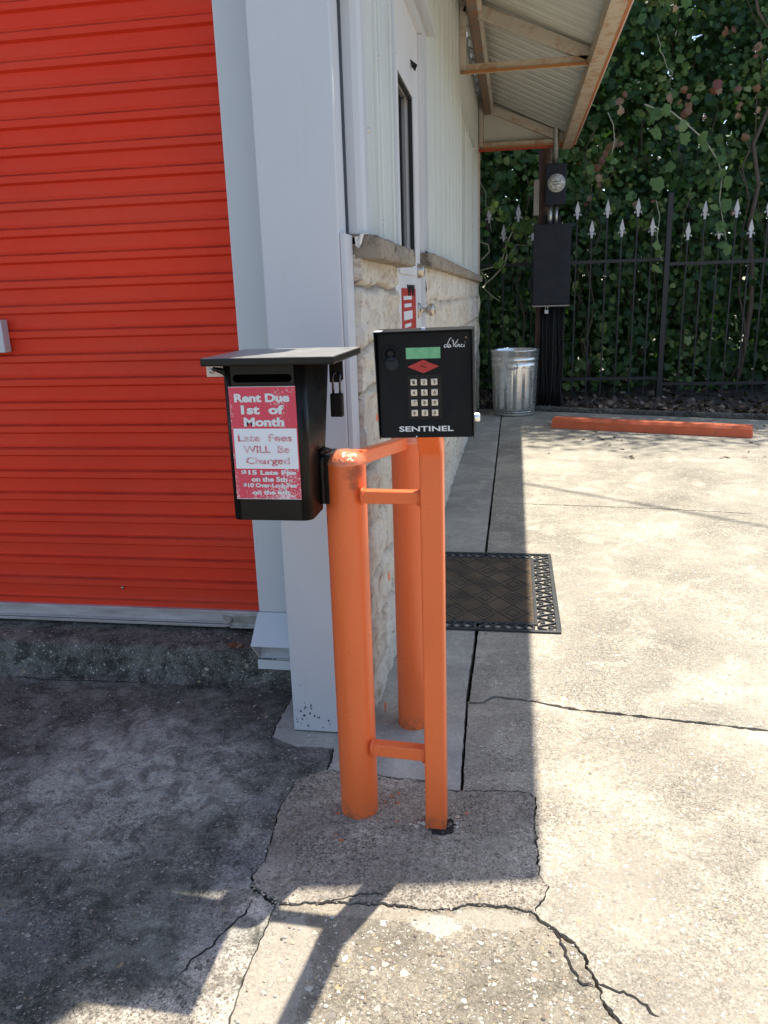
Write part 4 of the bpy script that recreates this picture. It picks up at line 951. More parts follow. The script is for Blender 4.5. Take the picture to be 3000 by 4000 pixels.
# keep the two halves apart by a thin dark slit
q = [(a, b) for a, b in q]
half = [(-1.0, 0.0), (0.0, 1.0), (0.31, 0.69), (-0.17, 0.10), (0.14, -0.20), (-0.34, -0.66)]
mb = MB()
for s in (1, -1):
    pts = [(s * a, s * b) for a, b in half]
    if s == 1: pts = [(-1.0, 0.0), (0.0, 1.0), (0.32, 0.68), (0.30, 0.60), (-0.20, 0.12), (-0.16, 0.02), (0.10, -0.16), (0.08, -0.24), (-0.345, -0.655)]
    else: pts = [(1.0, 0.0), (0.0, -1.0), (-0.32, -0.68), (-0.30, -0.74 + 0.14), (0.20, -0.14), (0.17, -0.06), (-0.13, 0.10), (-0.10, 0.16), (0.345, 0.60)]
    mb.add([(lc[0] + a * lw, -0.0005, lc[1] + b * lh) for a, b in pts], [tuple(range(len(pts)))])
mb.build('emblem', 'logo', K, fix=False)
text_mesh('lettering', 'SENTINEL', 'print', K, fx(.204), fx(.795), fz(.938), fz(.886), -0.0003, bold=0.02)
# hand-drawn script "daVinci"
def stroke(mb, pts, w):
    pts = [Vector((p[0], p[1], 0)) for p in pts]; o = []
    for i in range(len(pts) - 1):
        p0, p1, p2, p3 = pts[max(i - 1, 0)], pts[i], pts[i + 1], pts[min(i + 2, len(pts) - 1)]
        for k in range(5):
            t = k / 5; o.append(0.5 * ((2 * p1) + (p2 - p0) * t + (2 * p0 - 5 * p1 + 4 * p2 - p3) * t * t + (3 * p1 - p0 - 3 * p2 + p3) * t ** 3))
    o.append(pts[-1]); vs = []
    for i, p in enumerate(o):
        d = (o[min(i + 1, len(o) - 1)] - o[max(i - 1, 0)]).normalized(); nn = Vector((-d.y, d.x, 0)); u = i / (len(o) - 1)
        ww = w * (0.45 + 0.75 * math.sin(math.pi * min(1, u * 0.9 + 0.08))) / 2
        for s in (1, -1):
            q = p + nn * ww * s; vs.append((q.x, -0.0006, q.y))
    mb.add(vs, [(2 * i, 2 * i + 1, 2 * i + 3, 2 * i + 2) for i in range(len(o) - 1)])
sx, sz = fx(.715), fz(.148); su = (fpx1 - fpx0) * 0.225; mb = MB()
def T(pts): return [(sx + a * su, sz + b * su) for a, b in pts]
lw_ = 0.00105
stroke(mb, T([(0.13, 0.12), (0.05, 0.13), (0.0, 0.04), (0.05, 0.0), (0.13, 0.08)]), lw_)
stroke(mb, T([(0.36, 0.42), (0.28, 0.40), (0.18, 0.20), (0.13, 0.04), (0.18, 0.01)]), lw_)
stroke(mb, T([(0.30, 0.12), (0.22, 0.12), (0.18, 0.03), (0.23, 0.0), (0.30, 0.09), (0.29, 0.01), (0.35, 0.03)]), lw_)
stroke(mb, T([(0.36, 0.32), (0.42, 0.30), (0.44, 0.02)]), lw_ * 1.2)
stroke(mb, T([(0.44, 0.02), (0.54, 0.20), (0.66, 0.36)]), lw_)
stroke(mb, T([(0.57, 0.13), (0.53, 0.02), (0.58, 0.02)]), lw_)
stroke(mb, T([(0.64, 0.12), (0.61, 0.0)]), lw_); stroke(mb, T([(0.62, 0.06), (0.70, 0.13), (0.69, 0.02), (0.74, 0.03)]), lw_)
stroke(mb, T([(0.86, 0.11), (0.80, 0.12), (0.77, 0.03), (0.83, 0.01), (0.88, 0.04)]), lw_)
stroke(mb, T([(0.94, 0.13), (0.91, 0.02), (0.96, 0.02)]), lw_)
stroke(mb, T([(0.60, 0.20), (0.612, 0.215)]), lw_ * 1.4); stroke(mb, T([(0.97, 0.21), (0.982, 0.225)]), lw_ * 1.4)
mb.build('lettering', 'print', K, fix=False)
MB().lathe([(0, -0.001), (0.0016, -0.001), (0.002, 0)], (fx(.945), 0, fz(.062)), 12, 'y').build('screw', 'rust_dark', K)
MB().lathe([(0, -0.001), (0.0010, -0.001), (0.0014, 0)], (fx(.39), 0, fz(.988)), 12, 'y').build('screw', 'sign_white', K)
# keypad frame and twelve keys
mb = MB(); a, b, c_, d_ = fx(.312), fx(.680), fz(.815), fz(.393); e = 0.0012
mb.box(a, b, -0.0006, -0.0001, c_, d_)
mb.box(a, b, -0.0016, -0.0006, c_, c_ + e).box(a, b, -0.0016, -0.0006, d_ - e, d_).box(a, a + e, -0.0016, -0.0006, c_ + e, d_ - e).box(b - e, b, -0.0016, -0.0006, c_ + e, d_ - e)
mb.build('keypad_frame', 'keypad_in', K)
for row, zr in enumerate((.461, .559, .656, .754)):
    for cc, uc in enumerate((.382, .492, .602)):
        q = 0.0062; x_, z_ = fx(uc), fz(zr)
        ko = MB().box(x_ - q, x_ + q, -0.0052, -0.0007, z_ - q, z_ + q).build('key', 'key', K, bevel=0.0011)
        ch = '123456789*0#'[row * 3 + cc]
        text_mesh('digit', ch, 'keyink', ko, x_ - 0.0022, x_ + 0.0022, z_ - 0.0034, z_ + 0.0034, -0.00525, bold=0.02, depth=0.0002)
mb = MB().lathe([(0.0085, 0.0), (0.0085, 0.008), (0.0065, 0.010), (0.0, 0.010)], (hw + 0.0002, 0.03, -hh_ + 0.032), 24, 'x'); mb.build('cylinder_lock', 'galv', K)
MB().box(-0.04, 0.02, KD, KD + 0.012, -0.095, -0.03).build('mount_plate', 'keypad', K)
MB().box(-0.003, 0.003, 0.0, 0.006, hh_ + 0.0005, hh_ + 0.005).build('top_screw', 'sign_white', K)

# ------------------------------------------------------------------ door mat
Dm = thing('door_mat', 'brown diamond patterned door mat with black rubber scroll border on walkway', 'door mat')
mx0, mx1, my0, my1 = -0.40, 0.198, 2.895, 3.865
t_ = 0.006
mb = MB()
def strip(x0, x1, y0, y1, z1=0.009): mb.box(x0, x1, y0, y1, 0.0012, z1)
strip(mx0, mx1, my0, my0 + 0.016); strip(mx0, mx1, my1 - 0.016, my1); strip(mx1 - 0.018, mx1, my0 + 0.016, my1 - 0.016)
cx0, cx1, cy0, cy1 = mx0, 0.095, my0 + 0.085, my1 - 0.085
strip(cx0, cx1 + 0.014, cy0 - 0.014, cy0, 0.0085); strip(cx0, cx1 + 0.014, cy1, cy1 + 0.014, 0.0085); strip(cx1, cx1 + 0.014, cy0, cy1, 0.0085)
bd = mb.build('border', 'rubber', Dm, bevel=0.002)
mb = MB()
def scroll(fn, n, a):                                 # S-scrolls running along the border
    pts = []
    for i in range(n * 14 + 1):
        u = i / 14.0; pts.append(fn(u, math.sin(u * math.pi * 2)))
    mb.tube([(p[0], p[1], 0.0055) for p in pts], 0.0042, 6)
cxm = (cx1 + 0.014 + mx1 - 0.018) / 2; amp = (mx1 - 0.018 - cx1 - 0.014) / 2
nl = 9; ly = (my1 - my0 - 0.05) / nl
scroll(lambda u, s: (cxm - amp * s, my0 + 0.025 + u * ly), nl, amp)
for i in range(nl * 2):
    yb = my0 + 0.025 + ly * (i + 0.5) / 2; sgn_ = 1 if i % 2 == 0 else -1
    mb.tube([(cxm + sgn_ * amp * (0.55 + 0.35 * math.cos(a)), yb + 0.014 * math.sin(a), 0.005) for a in np.linspace(0, 5.2, 9)], 0.0034, 6)
for (yc, ap) in ((my0 + 0.0435, 0.026), (my1 - 0.0435, 0.026)):
    n2 = 6; lx = (cx1 - mx0) / n2
    scroll(lambda u, s: (mx0 + u * lx, yc + ap * s), n2, ap); scroll(lambda u, s: (mx0 + u * lx, yc - ap * s), n2, ap)
mb.build('scrollwork', 'rubber', Dm, fix=False)
MB().grid(lambda u, v: (cx0 + (cx1 - cx0) * u, cy0 + (cy1 - cy0) * v, 0.0062), 2, 2).build('carpet', 'carpet', Dm, fix=False)
mb = MB(); dx_, dy_ = 0.12, 0.17                     # moulded diamond ridges
def seg(a, b): 
    # clip to the carpet
    n = 14; prev = None
    for i in range(n + 1):
        p = (a[0] + (b[0] - a[0]) * i / n, a[1] + (b[1] - a[1]) * i / n)
        ok = cx0 + .004 < p[0] < cx1 - .004 and cy0 + .004 < p[1] < cy1 - .004
        if ok and prev: mb.bar((prev[0], prev[1], 0.0066), (p[0], p[1], 0.0066), 0.0042, 0.0022)
        prev = p if ok else None
i = 0
for ix in range(-1, 6):
    for iy in range(-1, 6):
        cx_, cy_ = cx0 + 0.05 + ix * dx_, cy0 + 0.10 + iy * dy_
        for sc_ in ((1.0, 0.62, 0.28) if (ix + iy) % 2 == 0 else (1.0, 0.5)):
            q = [(cx_ + dx_ * sc_ / 2, cy_), (cx_, cy_ + dy_ * sc_ / 2), (cx_ - dx_ * sc_ / 2, cy_), (cx_, cy_ - dy_ * sc_ / 2)]
            for k in range(4): seg(q[k], q[(k + 1) % 4])
mb.build('ridges', 'ridge' if 'ridge' in M else 'rubber', Dm, fix=False)

# ------------------------------------------------------------------ galvanised bin
C = thing('trash_can', 'galvanised metal trash can without lid beside the black electrical cables', 'trash can')
cc = (0.005, 8.76, 0.0); nn_ = 120
def flute(a, j): 
    return 1 - 0.022 * (max(0, math.sin(a * 15)) ** 0.6) if 8 <= j <= 13 else 1
prof = [(0.0, 0.012), (0.215, 0.012), (0.220, 0.0), (0.223, 0.02), (0.226, 0.05), (0.222, 0.056), (0.222, 0.064), (0.228, 0.07), (0.229, 0.10), (0.231, 0.115), (0.236, 0.24), (0.243, 0.38), (0.247, 0.47), (0.249, 0.515), (0.250, 0.535), (0.251, 0.565), (0.245, 0.572), (0.245, 0.582), (0.253, 0.59), (0.253, 0.62), (0.247, 0.627), (0.247, 0.637), (0.256, 0.645), (0.257, 0.69), (0.262, 0.696), (0.263, 0.704), (0.257, 0.708), (0.252, 0.700), (0.245, 0.5), (0.225, 0.03), (0.0, 0.02)]
MB().lathe(prof, cc, nn_, rf=flute).build('can_body', 'galv', C, fix=False)
for s in (-1, 1):
    a0 = math.radians(-96 if s == -1 else 84)
    def hp(da, dr, z): 
        a = a0 + da; return (cc[0] + (0.25 + dr) * math.cos(a), cc[1] + (0.25 + dr) * math.sin(a), z)
    mb = MB().tube([hp(-0.20, 0.004, 0.59), hp(-0.20, 0.012, 0.58), hp(-0.24, 0.02, 0.53), hp(-0.18, 0.03, 0.515), hp(0.18, 0.03, 0.515), hp(0.24, 0.02, 0.53), hp(0.20, 0.012, 0.58), hp(0.20, 0.004, 0.59)], 0.005, 8)
    mb.bar(hp(-0.22, 0.004, 0.588), hp(0.22, 0.004, 0.588), 0.006, 0.02)
    mb.build('handle', 'zinc', C)

# ------------------------------------------------------------------ parking stop
ST = thing('parking_stop', 'low red painted concrete parking stop at the pavement edge', 'parking stop')
ang = math.atan2(7.216 - 7.793, 2.074 - 0.366)
mt = Matrix.Translation((0.366, 7.793, 0)) @ Matrix.Rotation(ang, 4, 'Z')
mb = MB(); prof = [(0.0, 0.002), (0.012, 0.075), (0.030, 0.098), (0.150, 0.098), (0.168, 0.075), (0.18, 0.002)]
N = 40; vs = []
for i in range(N + 1):
    x = 1.803 * i / N
    for (a, b) in prof:
        f = mnoise.noise(Vector((x * 8, a * 30, b * 30))) * 0.003; vs.append(mt @ Vector((x + (0.008 if i == 0 else -0.008 if i == N else 0) * (b > .05), a + f, b + f)))
k = len(prof); fs = [(i * k + j, i * k + (j + 1) % k, (i + 1) * k + (j + 1) % k, (i + 1) * k + j) for i in range(N) for j in range(k)] + [tuple(range(k)), tuple(range(N * k, N * k + k))]
mb.add(vs, fs); mb.build('concrete_bar', 'stop_red', ST)
mb = MB()
for x in (0.25, 1.55): mb.lathe([(0, 0.100), (0.012, 0.100), (0.014, 0.0985)], mt @ Vector((x, 0.09, 0)), 10)
mb.build('anchor_pins', 'rust_dark', ST)

# ------------------------------------------------------------------ earth strip, kerb and litter behind
def dirtfn(u, v):
    x = -3 + 12 * u; ye = 8.97 - 0.328 * (x - 0.221) if x > -0.1 else 9.08
    y = ye + 0.006 + (13.5 - ye) * v
    return (x, y, -0.004 + min(0.03, 0.2 * v) + 0.02 * mnoise.noise(Vector((x * 3, y * 3, 1))) * min(1, v * 8))
dt = MB().grid(dirtfn, 160, 60).build('earth_strip', 'dirt', fix=False); tag(dt, kind='structure')
slab2 = MB().box(-14, 14, 13.4, 40, -0.02, 0.004).build('pavement', 'conc_upper'); tag(slab2, kind='structure')
def leafblob(cx, cy, cz, s, nrm, roll, r, lobes=5):
    """one lobed leaf: centre + rim, folded along its rib"""
    nrm = nrm.normalized(); up = Vector((0, 0, 1)) if abs(nrm.z) < 0.9 else Vector((0, 1, 0))
    a = nrm.cross(up).normalized(); b = nrm.cross(a)
    ca, sa = math.cos(roll), math.sin(roll); a, b = a * ca + b * sa, b * ca - a * sa
    return a, b
RIM = [(0.0, -0.42), (0.32, -0.50), (0.50, -0.20), (0.40, 0.06), (0.46, 0.28), (0.22, 0.36), (0.0, 0.62), (-0.22, 0.36), (-0.46, 0.28), (-0.40, 0.06), (-0.50, -0.20), (-0.32, -0.50)]
def leaves(name, mat, P, S, Nn, tint, parent, curl=0.16, stretch=None):
    n = len(P); K_ = len(RIM) + 1
    P = np.asarray(P); S = np.asarray(S)[:, None]; Nn = np.asarray(Nn); Nn = Nn / np.linalg.norm(Nn, axis=1, keepdims=True)
    up = np.tile(np.array([[0.0, 0.0, 1.0]]), (n, 1)); bad = np.abs(Nn[:, 2]) > 0.9; up[bad] = (0, 1, 0)
    a = np.cross(up, Nn); a /= np.linalg.norm(a, axis=1, keepdims=True); b = np.cross(Nn, a)
    roll = rng.normal(math.pi, 0.7, n)[:, None]; ca, sa = np.cos(roll), np.sin(roll)
    a, b = a * ca + b * sa, b * ca - a * sa
    sx_ = rng.uniform(0.75, 1.1, n)[:, None]
    V = np.zeros((n, K_, 3)); V[:, 0] = P
    cv = rng.uniform(0.2, 1.8, n)[:, None] * curl
    for i, (u, v) in enumerate(RIM):
        jit = rng.uniform(0.88, 1.12, n)[:, None]
        fold = (abs(u) * 0.9 + max(0, v) * 0.5) * cv
        V[:, i + 1] = P + S * jit * (a * u * sx_ + b * v) - S * Nn * fold
    me = D.meshes.new(name)
    nv = n * K_; kt = len(RIM)
    base = (np.arange(n) * K_)[:, None, None]
    tri = np.array([[0, 1 + i, 1 + (i + 1) % kt] for i in range(kt)])[None] + base
    tri = tri.reshape(-1, 3)
    me.vertices.add(nv); me.vertices.foreach_set('co', V.reshape(-1).astype(np.float32))
    me.loops.add(len(tri) * 3); me.loops.foreach_set('vertex_index', tri.reshape(-1).astype(np.int32))
    me.polygons.add(len(tri)); me.polygons.foreach_set('loop_start', (np.arange(len(tri)) * 3).astype(np.int32))
    me.polygons.foreach_set('use_smooth', np.ones(len(tri), dtype=bool))
    me.update(calc_edges=True); me.validate()
    at = me.attributes.new('tint', 'FLOAT', 'POINT'); at.data.foreach_set('value', np.repeat(np.asarray(tint), K_).astype(np.float32))
    me.materials.append(M[mat])
    o = D.objects.new(name, me); COL.objects.link(o)
    if parent is not None: o.parent = parent
    return o
# fallen leaves
n = 1500; x = rng.uniform(-0.6, 5.0, n); ye = 8.97 - 0.328 * (x - 0.221); y = ye + 0.1 + rng.exponential(0.7, n)
nm = np.stack([rng.normal(0, .5, n), rng.normal(0, .5, n), np.ones(n)], 1)
lt = leaves('leaf_litter', 'litter', np.stack([x, y, 0.035 + rng.uniform(0, .03, n)], 1), rng.uniform(0.03, 0.09, n), nm, rng.random(n) ** 1.5, None, 0.4)
tag(lt, 'dry fallen leaves on the bare earth under the fence', 'leaf litter', kind='stuff')
n = 46; x = rng.uniform(-0.1, 2.6, n); y = rng.uniform(6.4, 8.4, n) - 0.1 * x
lt = leaves('fallen_leaves', 'litter', np.stack([x, y, 0.006 + rng.uniform(0, .006, n)], 1), rng.uniform(0.02, 0.05, n), np.stack([rng.normal(0, .2, n), rng.normal(0, .2, n), np.ones(n)], 1), rng.random(n), None, 0.3)
tag(lt, 'scattered dry leaves on the pavement before the red parking stop', 'leaf litter', kind='stuff')
pp = [(-0.99, 2.43, 0.122)]
pl = leaves('dry_leaf', 'dry_leaf', [(-0.975, 2.43, 0.122), (-0.955, 2.425, 0.124)], [0.035, 0.028], [(0.1, -0.2, 1), (-0.3, 0, 1)], [0.4, 0.6], None, 0.5)
tag(pl, 'curled brown leaf on the concrete sill beside the downspout', 'leaf')
mb = MB(); rr = random.Random(2)
for q in range(5):
    cx_, cy_ = 0.64 + rr.uniform(-.06, .06), 9.10 + rr.uniform(-.03, .03); vs = [(cx_ + rr.uniform(-.05, .05), cy_ + rr.uniform(-.03, .03), 0.02 + rr.uniform(0, .05)) for _ in range(4)]
    mb.add(vs, [(0, 1, 2), (1, 3, 2)])
tag(mb.build('paper_scrap', 'paper', fix=False), 'crumpled white paper scrap on the earth behind red parking stop', 'litter')
mb = MB().bar((0.25, 9.06, 0.02), (3.2, 8.10, 0.02), 0.10, 0.05)
tag(mb.build('edging', 'conc_sill', bevel=0.01), kind='structure')

# ------------------------------------------------------------------ iron fence
F = thing('iron_fence', 'black iron picket fence with pale spear finials in front of the vines', 'fence')
YF = 9.90
def picket(x, zt, zb):
    p = MB().box(x - 0.008, x + 0.008, YF - 0.008, YF + 0.008, zb, zt - 0.20).build('picket', 'iron', F)
    z = zt - 0.20; mb = MB()
    out = [(-0.012, 0.0), (0.012, 0.0), (0.012, 0.035), (0.022, 0.045), (0.012, 0.058), (0.028, 0.085), (0.026, 0.105), (0.0, 0.20), (-0.026, 0.105), (-0.028, 0.085), (-0.012, 0.058), (-0.022, 0.045), (-0.012, 0.035)]
    mb.prism([(x + a, z + b) for a, b in out], 'y', YF - 0.010, YF + 0.010)
    for s in (-1, 1): mb.tube([(x + s * 0.012, YF, z + 0.045), (x + s * 0.032, YF, z + 0.058), (x + s * 0.042, YF, z + 0.045), (x + s * 0.036, YF, z + 0.034)], 0.006, 6)
    mb.build('finial', 'finial', p)
def fsection(x0, x1, zu, zl, zt, zs, first, step, tall0):
    MB().box(x0, x1, YF - 0.02, YF + 0.02, zu - 0.018, zu + 0.018).build('rail', 'iron', F)
    MB().box(x0, x1, YF - 0.02, YF + 0.02, zl - 0.018, zl + 0.018).build('rail', 'iron', F)
    x = first; k = 0
    while x < x1 - 0.03:
        if x > x0 + 0.02: picket(x, zt if (k % 2 == 0) == tall0 else zs, 0.05)
        x += step; k += 1
fsection(-1.6, 1.705, 1.620, 0.258, 2.30, 2.085, 1.041 - 0.1695 * 14, 0.1695, True)
fsection(1.755, 5.0, 1.566, 0.186, 2.24, 2.02, 1.944, 0.1695, False)
for x in (1.73, -1.65, 5.05): MB().box(x - 0.03, x + 0.03, YF - 0.031, YF + 0.031, 0.0, 2.34).build('post', 'iron', F, bevel=0.004)

# ------------------------------------------------------------------ electrical service
PO = MB().lathe([(0.075, -0.1), (0.068, 7.0), (0.0, 7.0)], (0.305, 9.36, 0), 18).build('utility_pole', 'wood', fix=False)
tag(PO, 'brown wooden utility pole behind the electric meter', 'pole')
EM = thing('electric_meter', 'black electric meter box with round glass dial above dark electrical panel', 'electric meter')
MB().box(0.300, 0.520, 9.08, 9.20, 2.19, 2.60).build('meter_box', 'panel', EM, bevel=0.008)
MB().lathe([(0.0, -0.055), (0.060, -0.055), (0.078, -0.040), (0.082, -0.004), (0.090, 0.0), (0.0, 0.0)], (0.415, 9.08, 2.406), 36, 'y').build('meter_dial', 'meter', EM)
mb = MB().lathe([(0.083, -0.008), (0.092, -0.012), (0.092, 0.0), (0.083, 0.0)], (0.415, 9.08, 2.406), 36, 'y'); mb.build('dial_ring', 'zinc', EM)
mb = MB().box(0.375, 0.455, 9.022, 9.0249, 2.412, 2.418).box(0.385, 0.445, 9.022, 9.0249, 2.385, 2.392); mb.build('dial_marks', 'keyink', EM)
MB().tube([(0.405, 9.14, 2.60), (0.405, 9.14, 4.2)], 0.030, 14).build('conduit', 'zinc', EM)
mb = MB().tube([(0.36, 9.14, 1.98), (0.36, 9.14, 2.19)], 0.025, 12).tube([(0.425, 9.14, 1.98), (0.425, 9.14, 2.19)], 0.018, 12); mb.build('conduit', 'zinc', EM)
EP = thing('electrical_panel', 'dark blue-grey electrical panel cabinet with cable bundle below it', 'electrical panel')
MB().box(0.195, 0.578, 9.04, 9.20, 1.155, 1.985).build('cabinet', 'panel', EP, bevel=0.006)
MB().box(0.188, 0.585, 9.025, 9.0395, 1.165, 1.995).build('cabinet_door', 'panel', EP, bevel=0.004)
MB().box(0.188, 0.585, 9.03, 9.20, 1.140, 1.1545).build('lower_lip', 'greybox', EP)
mb = MB(); r = random.Random(6)
for i in range(15):
    x = 0.285 + 0.245 * i / 14 + r.uniform(-.006, .006); y = 9.10 + r.uniform(-.05, .06); a = r.uniform(-.02, .02)
    mb.tube([(x, y, 1.15), (x + a * .4, y, 0.8), (x + a + r.uniform(-.012, .012), y, 0.5), (x + a * 1.4 + r.uniform(-.02, .02), y - 0.01, 0.24), (x + a * 1.6 + r.uniform(-.03, .03), y - 0.02, -0.02)], r.uniform(0.007, 0.013), 8)
mb.build('cables', 'cable', EP)
MB().box(0.29, 0.48, 9.20, 9.26, -0.02, 2.1).build('backboard', 'cable', EP)
JB = MB().box(0.182, 0.240, 9.16, 9.24, 2.10, 2.46).build('junction_box', 'greybox', bevel=0.005)
tag(JB, 'narrow grey junction box on the left of the electric meter', 'junction box')
JB2 = MB().box(0.135, 0.186, 9.10, 9.18, 1.32, 1.45).build('junction_box', 'panel', bevel=0.005)
tag(JB2, 'small dark box on the left edge of the electrical panel', 'junction box')
PL2 = thing('padlock', 'small pale padlock hanging under the electrical panel', 'padlock')
MB().box(0.322, 0.362, 9.03, 9.05, 1.065, 1.105).build('lock_body', 'finial', PL2, bevel=0.004)
MB().tube([(0.330, 9.04, 1.105)] + [(0.342 - 0.012 * math.cos(a), 9.04, 1.13 + 0.012 * math.sin(a)) for a in np.linspace(0, math.pi, 7)] + [(0.354, 9.04, 1.105)], 0.004, 8).build('shackle', 'zinc', PL2)
# overhead wire that draws the thin shadow across the pavement
o6 = Vector((0.190, 0.41, 1.0)) * 7.0; a = Vector((-3.5, 8.08, 0)) + o6; b = Vector((9.0, -1.5, 0)) + o6
mid = [a.lerp(b, i / 24) - Vector((0, 0, 0.25 * math.sin(math.pi * i / 24))) for i in range(25)]
tag(MB().tube(mid, 0.016, 8).build('overhead_wire', 'cable', fix=False), 'black overhead wire crossing above the pavement', 'wire')

# ------------------------------------------------------------------ vine hedge
V = thing('vine_hedge', 'tall dense wall of dark green vines behind the iron fence', 'hedge')
def vine_front(x, z): 
    return 10.25 + 0.35 * mnoise.noise(Vector((x * 0.8, z * 0.8, 3.0))) + 0.18 * mnoise.noise(Vector((x * 2.3, z * 2.3, 7.0)))
Pn = []; Sn = []; Nv = []; Tn = []
NC = 9500
r = random.Random(17)
for c in range(NC):
    x = r.uniform(-2.2, 6.2); z = r.uniform(0.15, 8.9)
    dens = 0.55 + 0.75 * mnoise.noise(Vector((x * 1.1, z * 1.1, 21))) + 0.4 * mnoise.noise(Vector((x * 3.1, z * 3.1, 2)))
    if z < 1.2: dens -= 0.05
    if z > 7.5: dens -= 0.25 * (z - 7.5) + 0.3 * mnoise.noise(Vector((x * 2, z, 3)))
    if r.random() > dens + 0.25: continue
    depth = r.random() ** 1.4 * 1.15
    y0_ = vine_front(x, z) + depth
    sun_tint = 0.40 + 0.62 * mnoise.noise(Vector((x * 1.6, z * 1.6, 9)))  # paler tint in patches, standing in for sun-struck leaves
    k = r.randint(5, 9)
    for i in range(k):
        s = r.choice([0.045, 0.055, 0.065, 0.075, 0.09, 0.11]) * r.uniform(0.8, 1.15)
        if x > 1.9 and r.random() < .3: s *= 0.75
        Pn.append((x + r.gauss(0, 0.12), y0_ + r.gauss(0, 0.09), z + r.gauss(0, 0.14))); Sn.append(s)
        Nv.append((r.gauss(0, 0.45), -1 + r.gauss(0, 0.4), 0.45 + r.gauss(0, 0.45))); Tn.append(max(0, min(1, sun_tint + r.gauss(0, 0.24) - depth * 0.12)))  # leaves further in get a darker tint, shade put into the colour
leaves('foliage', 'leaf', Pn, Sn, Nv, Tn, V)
# second, deeper layer of the thicket, tinted darker to mimic its shade
Pn = []; Sn = []; Nv = []; Tn = []
for c in range(20000):
    x = r.uniform(-2.6, 6.6); z = r.uniform(0.05, 8.6)
    g_ = mnoise.noise(Vector((x * 1.7, z * 1.7, 40)))
    if g_ > 0.42 or (z < 0.75 and r.random() < 0.22): continue
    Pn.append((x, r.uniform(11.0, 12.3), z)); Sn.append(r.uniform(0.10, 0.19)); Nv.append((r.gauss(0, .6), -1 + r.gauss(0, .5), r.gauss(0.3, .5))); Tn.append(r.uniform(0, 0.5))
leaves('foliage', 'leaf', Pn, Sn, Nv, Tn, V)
Pn = []; Sn = []; Nv = []; Tn = []
for c in range(9000):  # farthest leaves, their shade put into a dark tint
    x = r.uniform(-2.8, 7.0); z = r.uniform(0.9, 8.4) if c % 6 else r.uniform(0.05, 0.9)
    if mnoise.noise(Vector((x * 2.6, z * 2.6, 70))) > 0.5: continue
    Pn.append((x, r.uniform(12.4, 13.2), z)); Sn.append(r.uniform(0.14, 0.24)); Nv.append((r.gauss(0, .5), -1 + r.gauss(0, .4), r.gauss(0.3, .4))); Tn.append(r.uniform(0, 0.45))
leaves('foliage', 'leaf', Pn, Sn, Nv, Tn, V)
# dead red-brown leaves in hanging bunches
Pn = []; Sn = []; Nv = []; Tn = []
for (x, z, n, sx_, sz_) in [(1.17, 3.30, 10, .05, .12), (1.10, 3.02, 12, .06, .12), (1.83, 3.32, 18, .11, .16), (1.80, 3.08, 8, .05, .10), (0.96, 2.60, 12, .03, .16), (2.12, 3.35, 10, .08, .08), (2.45, 3.12, 14, .07, .16), (2.48, 3.32, 10, .10, .10), (2.30, 3.95, 6, .1, .1), (2.5, 3.75, 8, .1, .1), (1.05, 2.8, 8, .05, .08), (2.45, 2.12, 3, .02, .05), (0.8, 2.35, 5, .03, .10), (1.5, 2.30, 5, .1, .1), (1.7, 4.3, 5, .1, .1), (2.1, 4.5, 5, .15, .1)]:
    for i in range(int(n * .4)):
        Pn.append((x + r.gauss(0, sx_ * .8), 10.02 + r.gauss(0, .06), z + r.gauss(0, sz_ * .7))); Sn.append(r.uniform(0.05, 0.10)); Nv.append((r.gauss(0, .6), -1, r.gauss(0.1, .5))); Tn.append(r.random())
leaves('dead_leaves', 'dry_leaf', Pn, Sn, Nv, Tn, V, 0.4)
mb = MB()
for i in range(70):                                   # woody stems through and behind the leaves
    x = r.uniform(-2, 5.5); z = r.uniform(0.0, 0.4); y = r.uniform(10.2, 11.3); pts = []
    H = r.uniform(2, 6.5)
    for k in range(14): pts.append((x + 0.25 * mnoise.noise(Vector((i, k * .35, 1))) + k * r.uniform(-.02, .02), y + 0.15 * mnoise.noise(Vector((i, k * .35, 5))), z + H * k / 13))
    mb.tube(pts, [0.022 * (1 - k / 18) * (1.6 if i % 9 == 0 else 0.6) for k in range(14)], 6)
for i in range(26):                                   # thin hanging runners at the front
    x = r.uniform(-0.6, 4.2); z = r.uniform(2.0, 5.2); pts = []; L = r.uniform(0.4, 1.3); sx_ = r.uniform(-.35, .35)
    for k in range(10): pts.append((x + sx_ * k / 9 + 0.08 * mnoise.noise(Vector((i + 50, k * .5, 1))), vine_front(x, z) - 0.10 + 0.1 * mnoise.noise(Vector((i, k * .5, 8))), z - L * k / 9))
    if i % 3 == 0: MB().tube(pts, 0.0042, 5).build('runner', 'pale_stem', V, fix=False)
    else: mb.tube(pts, 0.0042, 5)
def px(pts, y, jx_=0.0): return [(a, y + 0.04 * math.sin(i * 1.3), b) for i, (a, b) in enumerate(pts)]
brA = [(1.375, 3.251), (1.527, 3.195), (1.633, 3.188), (1.813, 3.032), (2.038, 2.836), (2.179, 2.644), (2.254, 2.496), (2.238, 2.225), (2.269, 2.055), (2.333, 1.795)]
MB().tube(px(brA, 9.80), [0.010 - 0.0005 * i for i in range(10)], 7).build('runner', 'pale_stem', V, fix=False)
MB().tube(px([(1.554, 2.253), (1.608, 2.08), (1.589, 1.865), (1.621, 1.69), (1.649, 1.601)], 9.78), 0.005, 6).build('runner', 'pale_stem', V, fix=False)
MB().tube(px([(0.991, 3.205), (1.061, 3.078), (1.08, 2.912), (1.035, 2.707)], 9.85), 0.006, 6).build('runner', 'pale_stem', V, fix=False)
mb.build('stems', 'bark', V, fix=False)['kind'] = 'stuff'
Pn = []; Sn = []; Nv = []; Tn = []
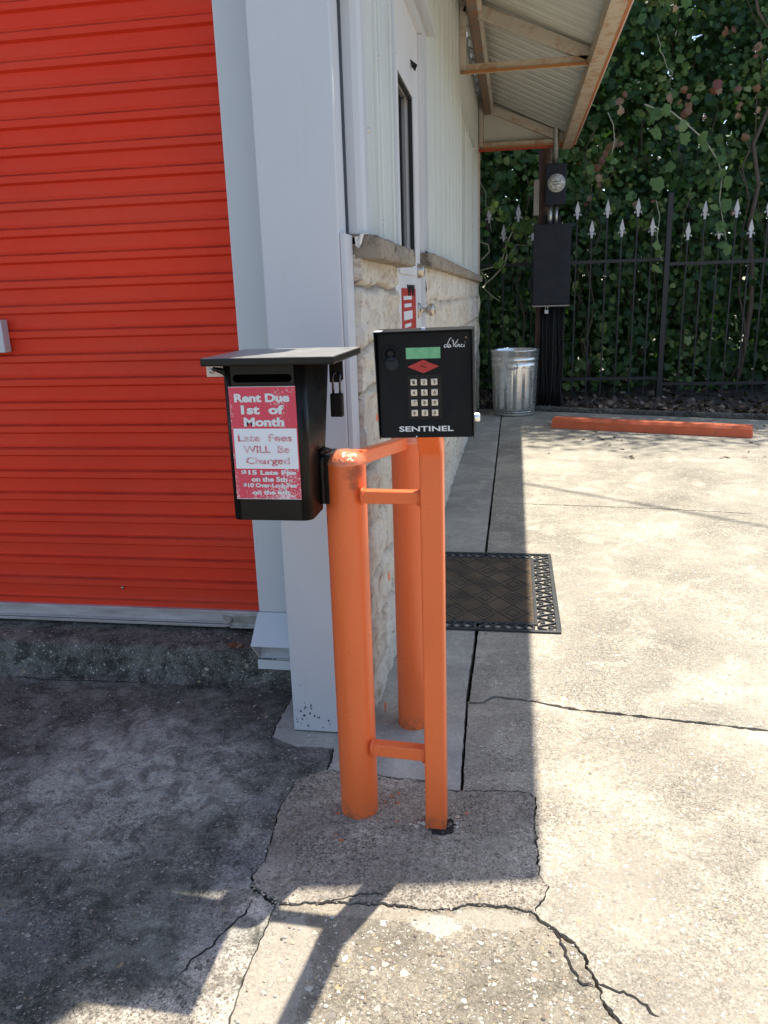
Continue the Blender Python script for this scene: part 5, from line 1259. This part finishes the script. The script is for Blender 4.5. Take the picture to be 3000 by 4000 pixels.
for (a, b) in brA[1:] + [(1.6, 1.75), (1.62, 1.62), (1.04, 2.75), (1.3, 2.35)]:
    for k in range(2):
        Pn.append((a + r.gauss(0, .05), 9.74, b - 0.06 + r.gauss(0, .05))); Sn.append(r.uniform(0.09, 0.15)); Nv.append((r.gauss(0, .4), -1, r.gauss(0.4, .4))); Tn.append(r.uniform(0.4, 0.9))
for (a, b, s) in [(1.56, 2.42, 0.17), (1.52, 2.95, 0.14)]:
    Pn.append((a, 9.78, b)); Sn.append(s); Nv.append((0.1, -1, 0.35)); Tn.append(0.72)
leaves('foliage', 'leaf', Pn, Sn, Nv, Tn, V)
# a runner hanging off the far end of the wall
HV = thing('hanging_vine', 'pale vine runner curling from the far end of the stone wall', 'vine')
mp = MB()
for pts, rr_ in [([(-0.408, 1.551), (-0.238, 1.59), (-0.146, 1.676), (-0.097, 1.841), (0.002, 2.051)], .008), ([(-0.393, 1.363), (-0.258, 1.47), (-0.125, 1.605), (-0.095, 1.723)], .008), ([(-0.409, 1.864), (-0.312, 1.834), (-0.297, 1.751), (-0.384, 1.665)], .007), ([(-0.383, 1.535), (-0.331, 1.452), (-0.351, 1.352), (-0.257, 1.268), (-0.177, 1.214)], .005), ([(-0.115, 1.645), (0.006, 1.818), (0.169, 1.801)], .005), ([(-0.097, 1.841), (-0.14, 1.95), (-0.05, 2.06)], .005)]:
    MB().tube(px(pts, 9.36), rr_, 7).build('runner', 'pale_stem', HV, fix=False)
Pn = []; Sn = []; Nv = []; Tn = []
for (a, b, n_) in [(-0.08, 1.78, 3), (-0.06, 1.70, 3), (-0.16, 1.62, 3), (-0.02, 1.95, 6), (0.05, 2.02, 6), (-0.1, 2.1, 5), (0.12, 1.95, 4), (-0.22, 1.55, 2), (-0.36, 2.08, 2), (-0.38, 1.86, 2), (-0.27, 2.2, 5)]:
    for k in range(n_): Pn.append((a + r.gauss(0, .05), 9.33 + r.gauss(0, .03), b + r.gauss(0, .05))); Sn.append(r.uniform(0.05, 0.11)); Nv.append((r.gauss(0.2, .5), -1, r.gauss(0.5, .4))); Tn.append(r.uniform(0.4, 0.95))
leaves('foliage', 'leaf', Pn, Sn, Nv, Tn, HV)
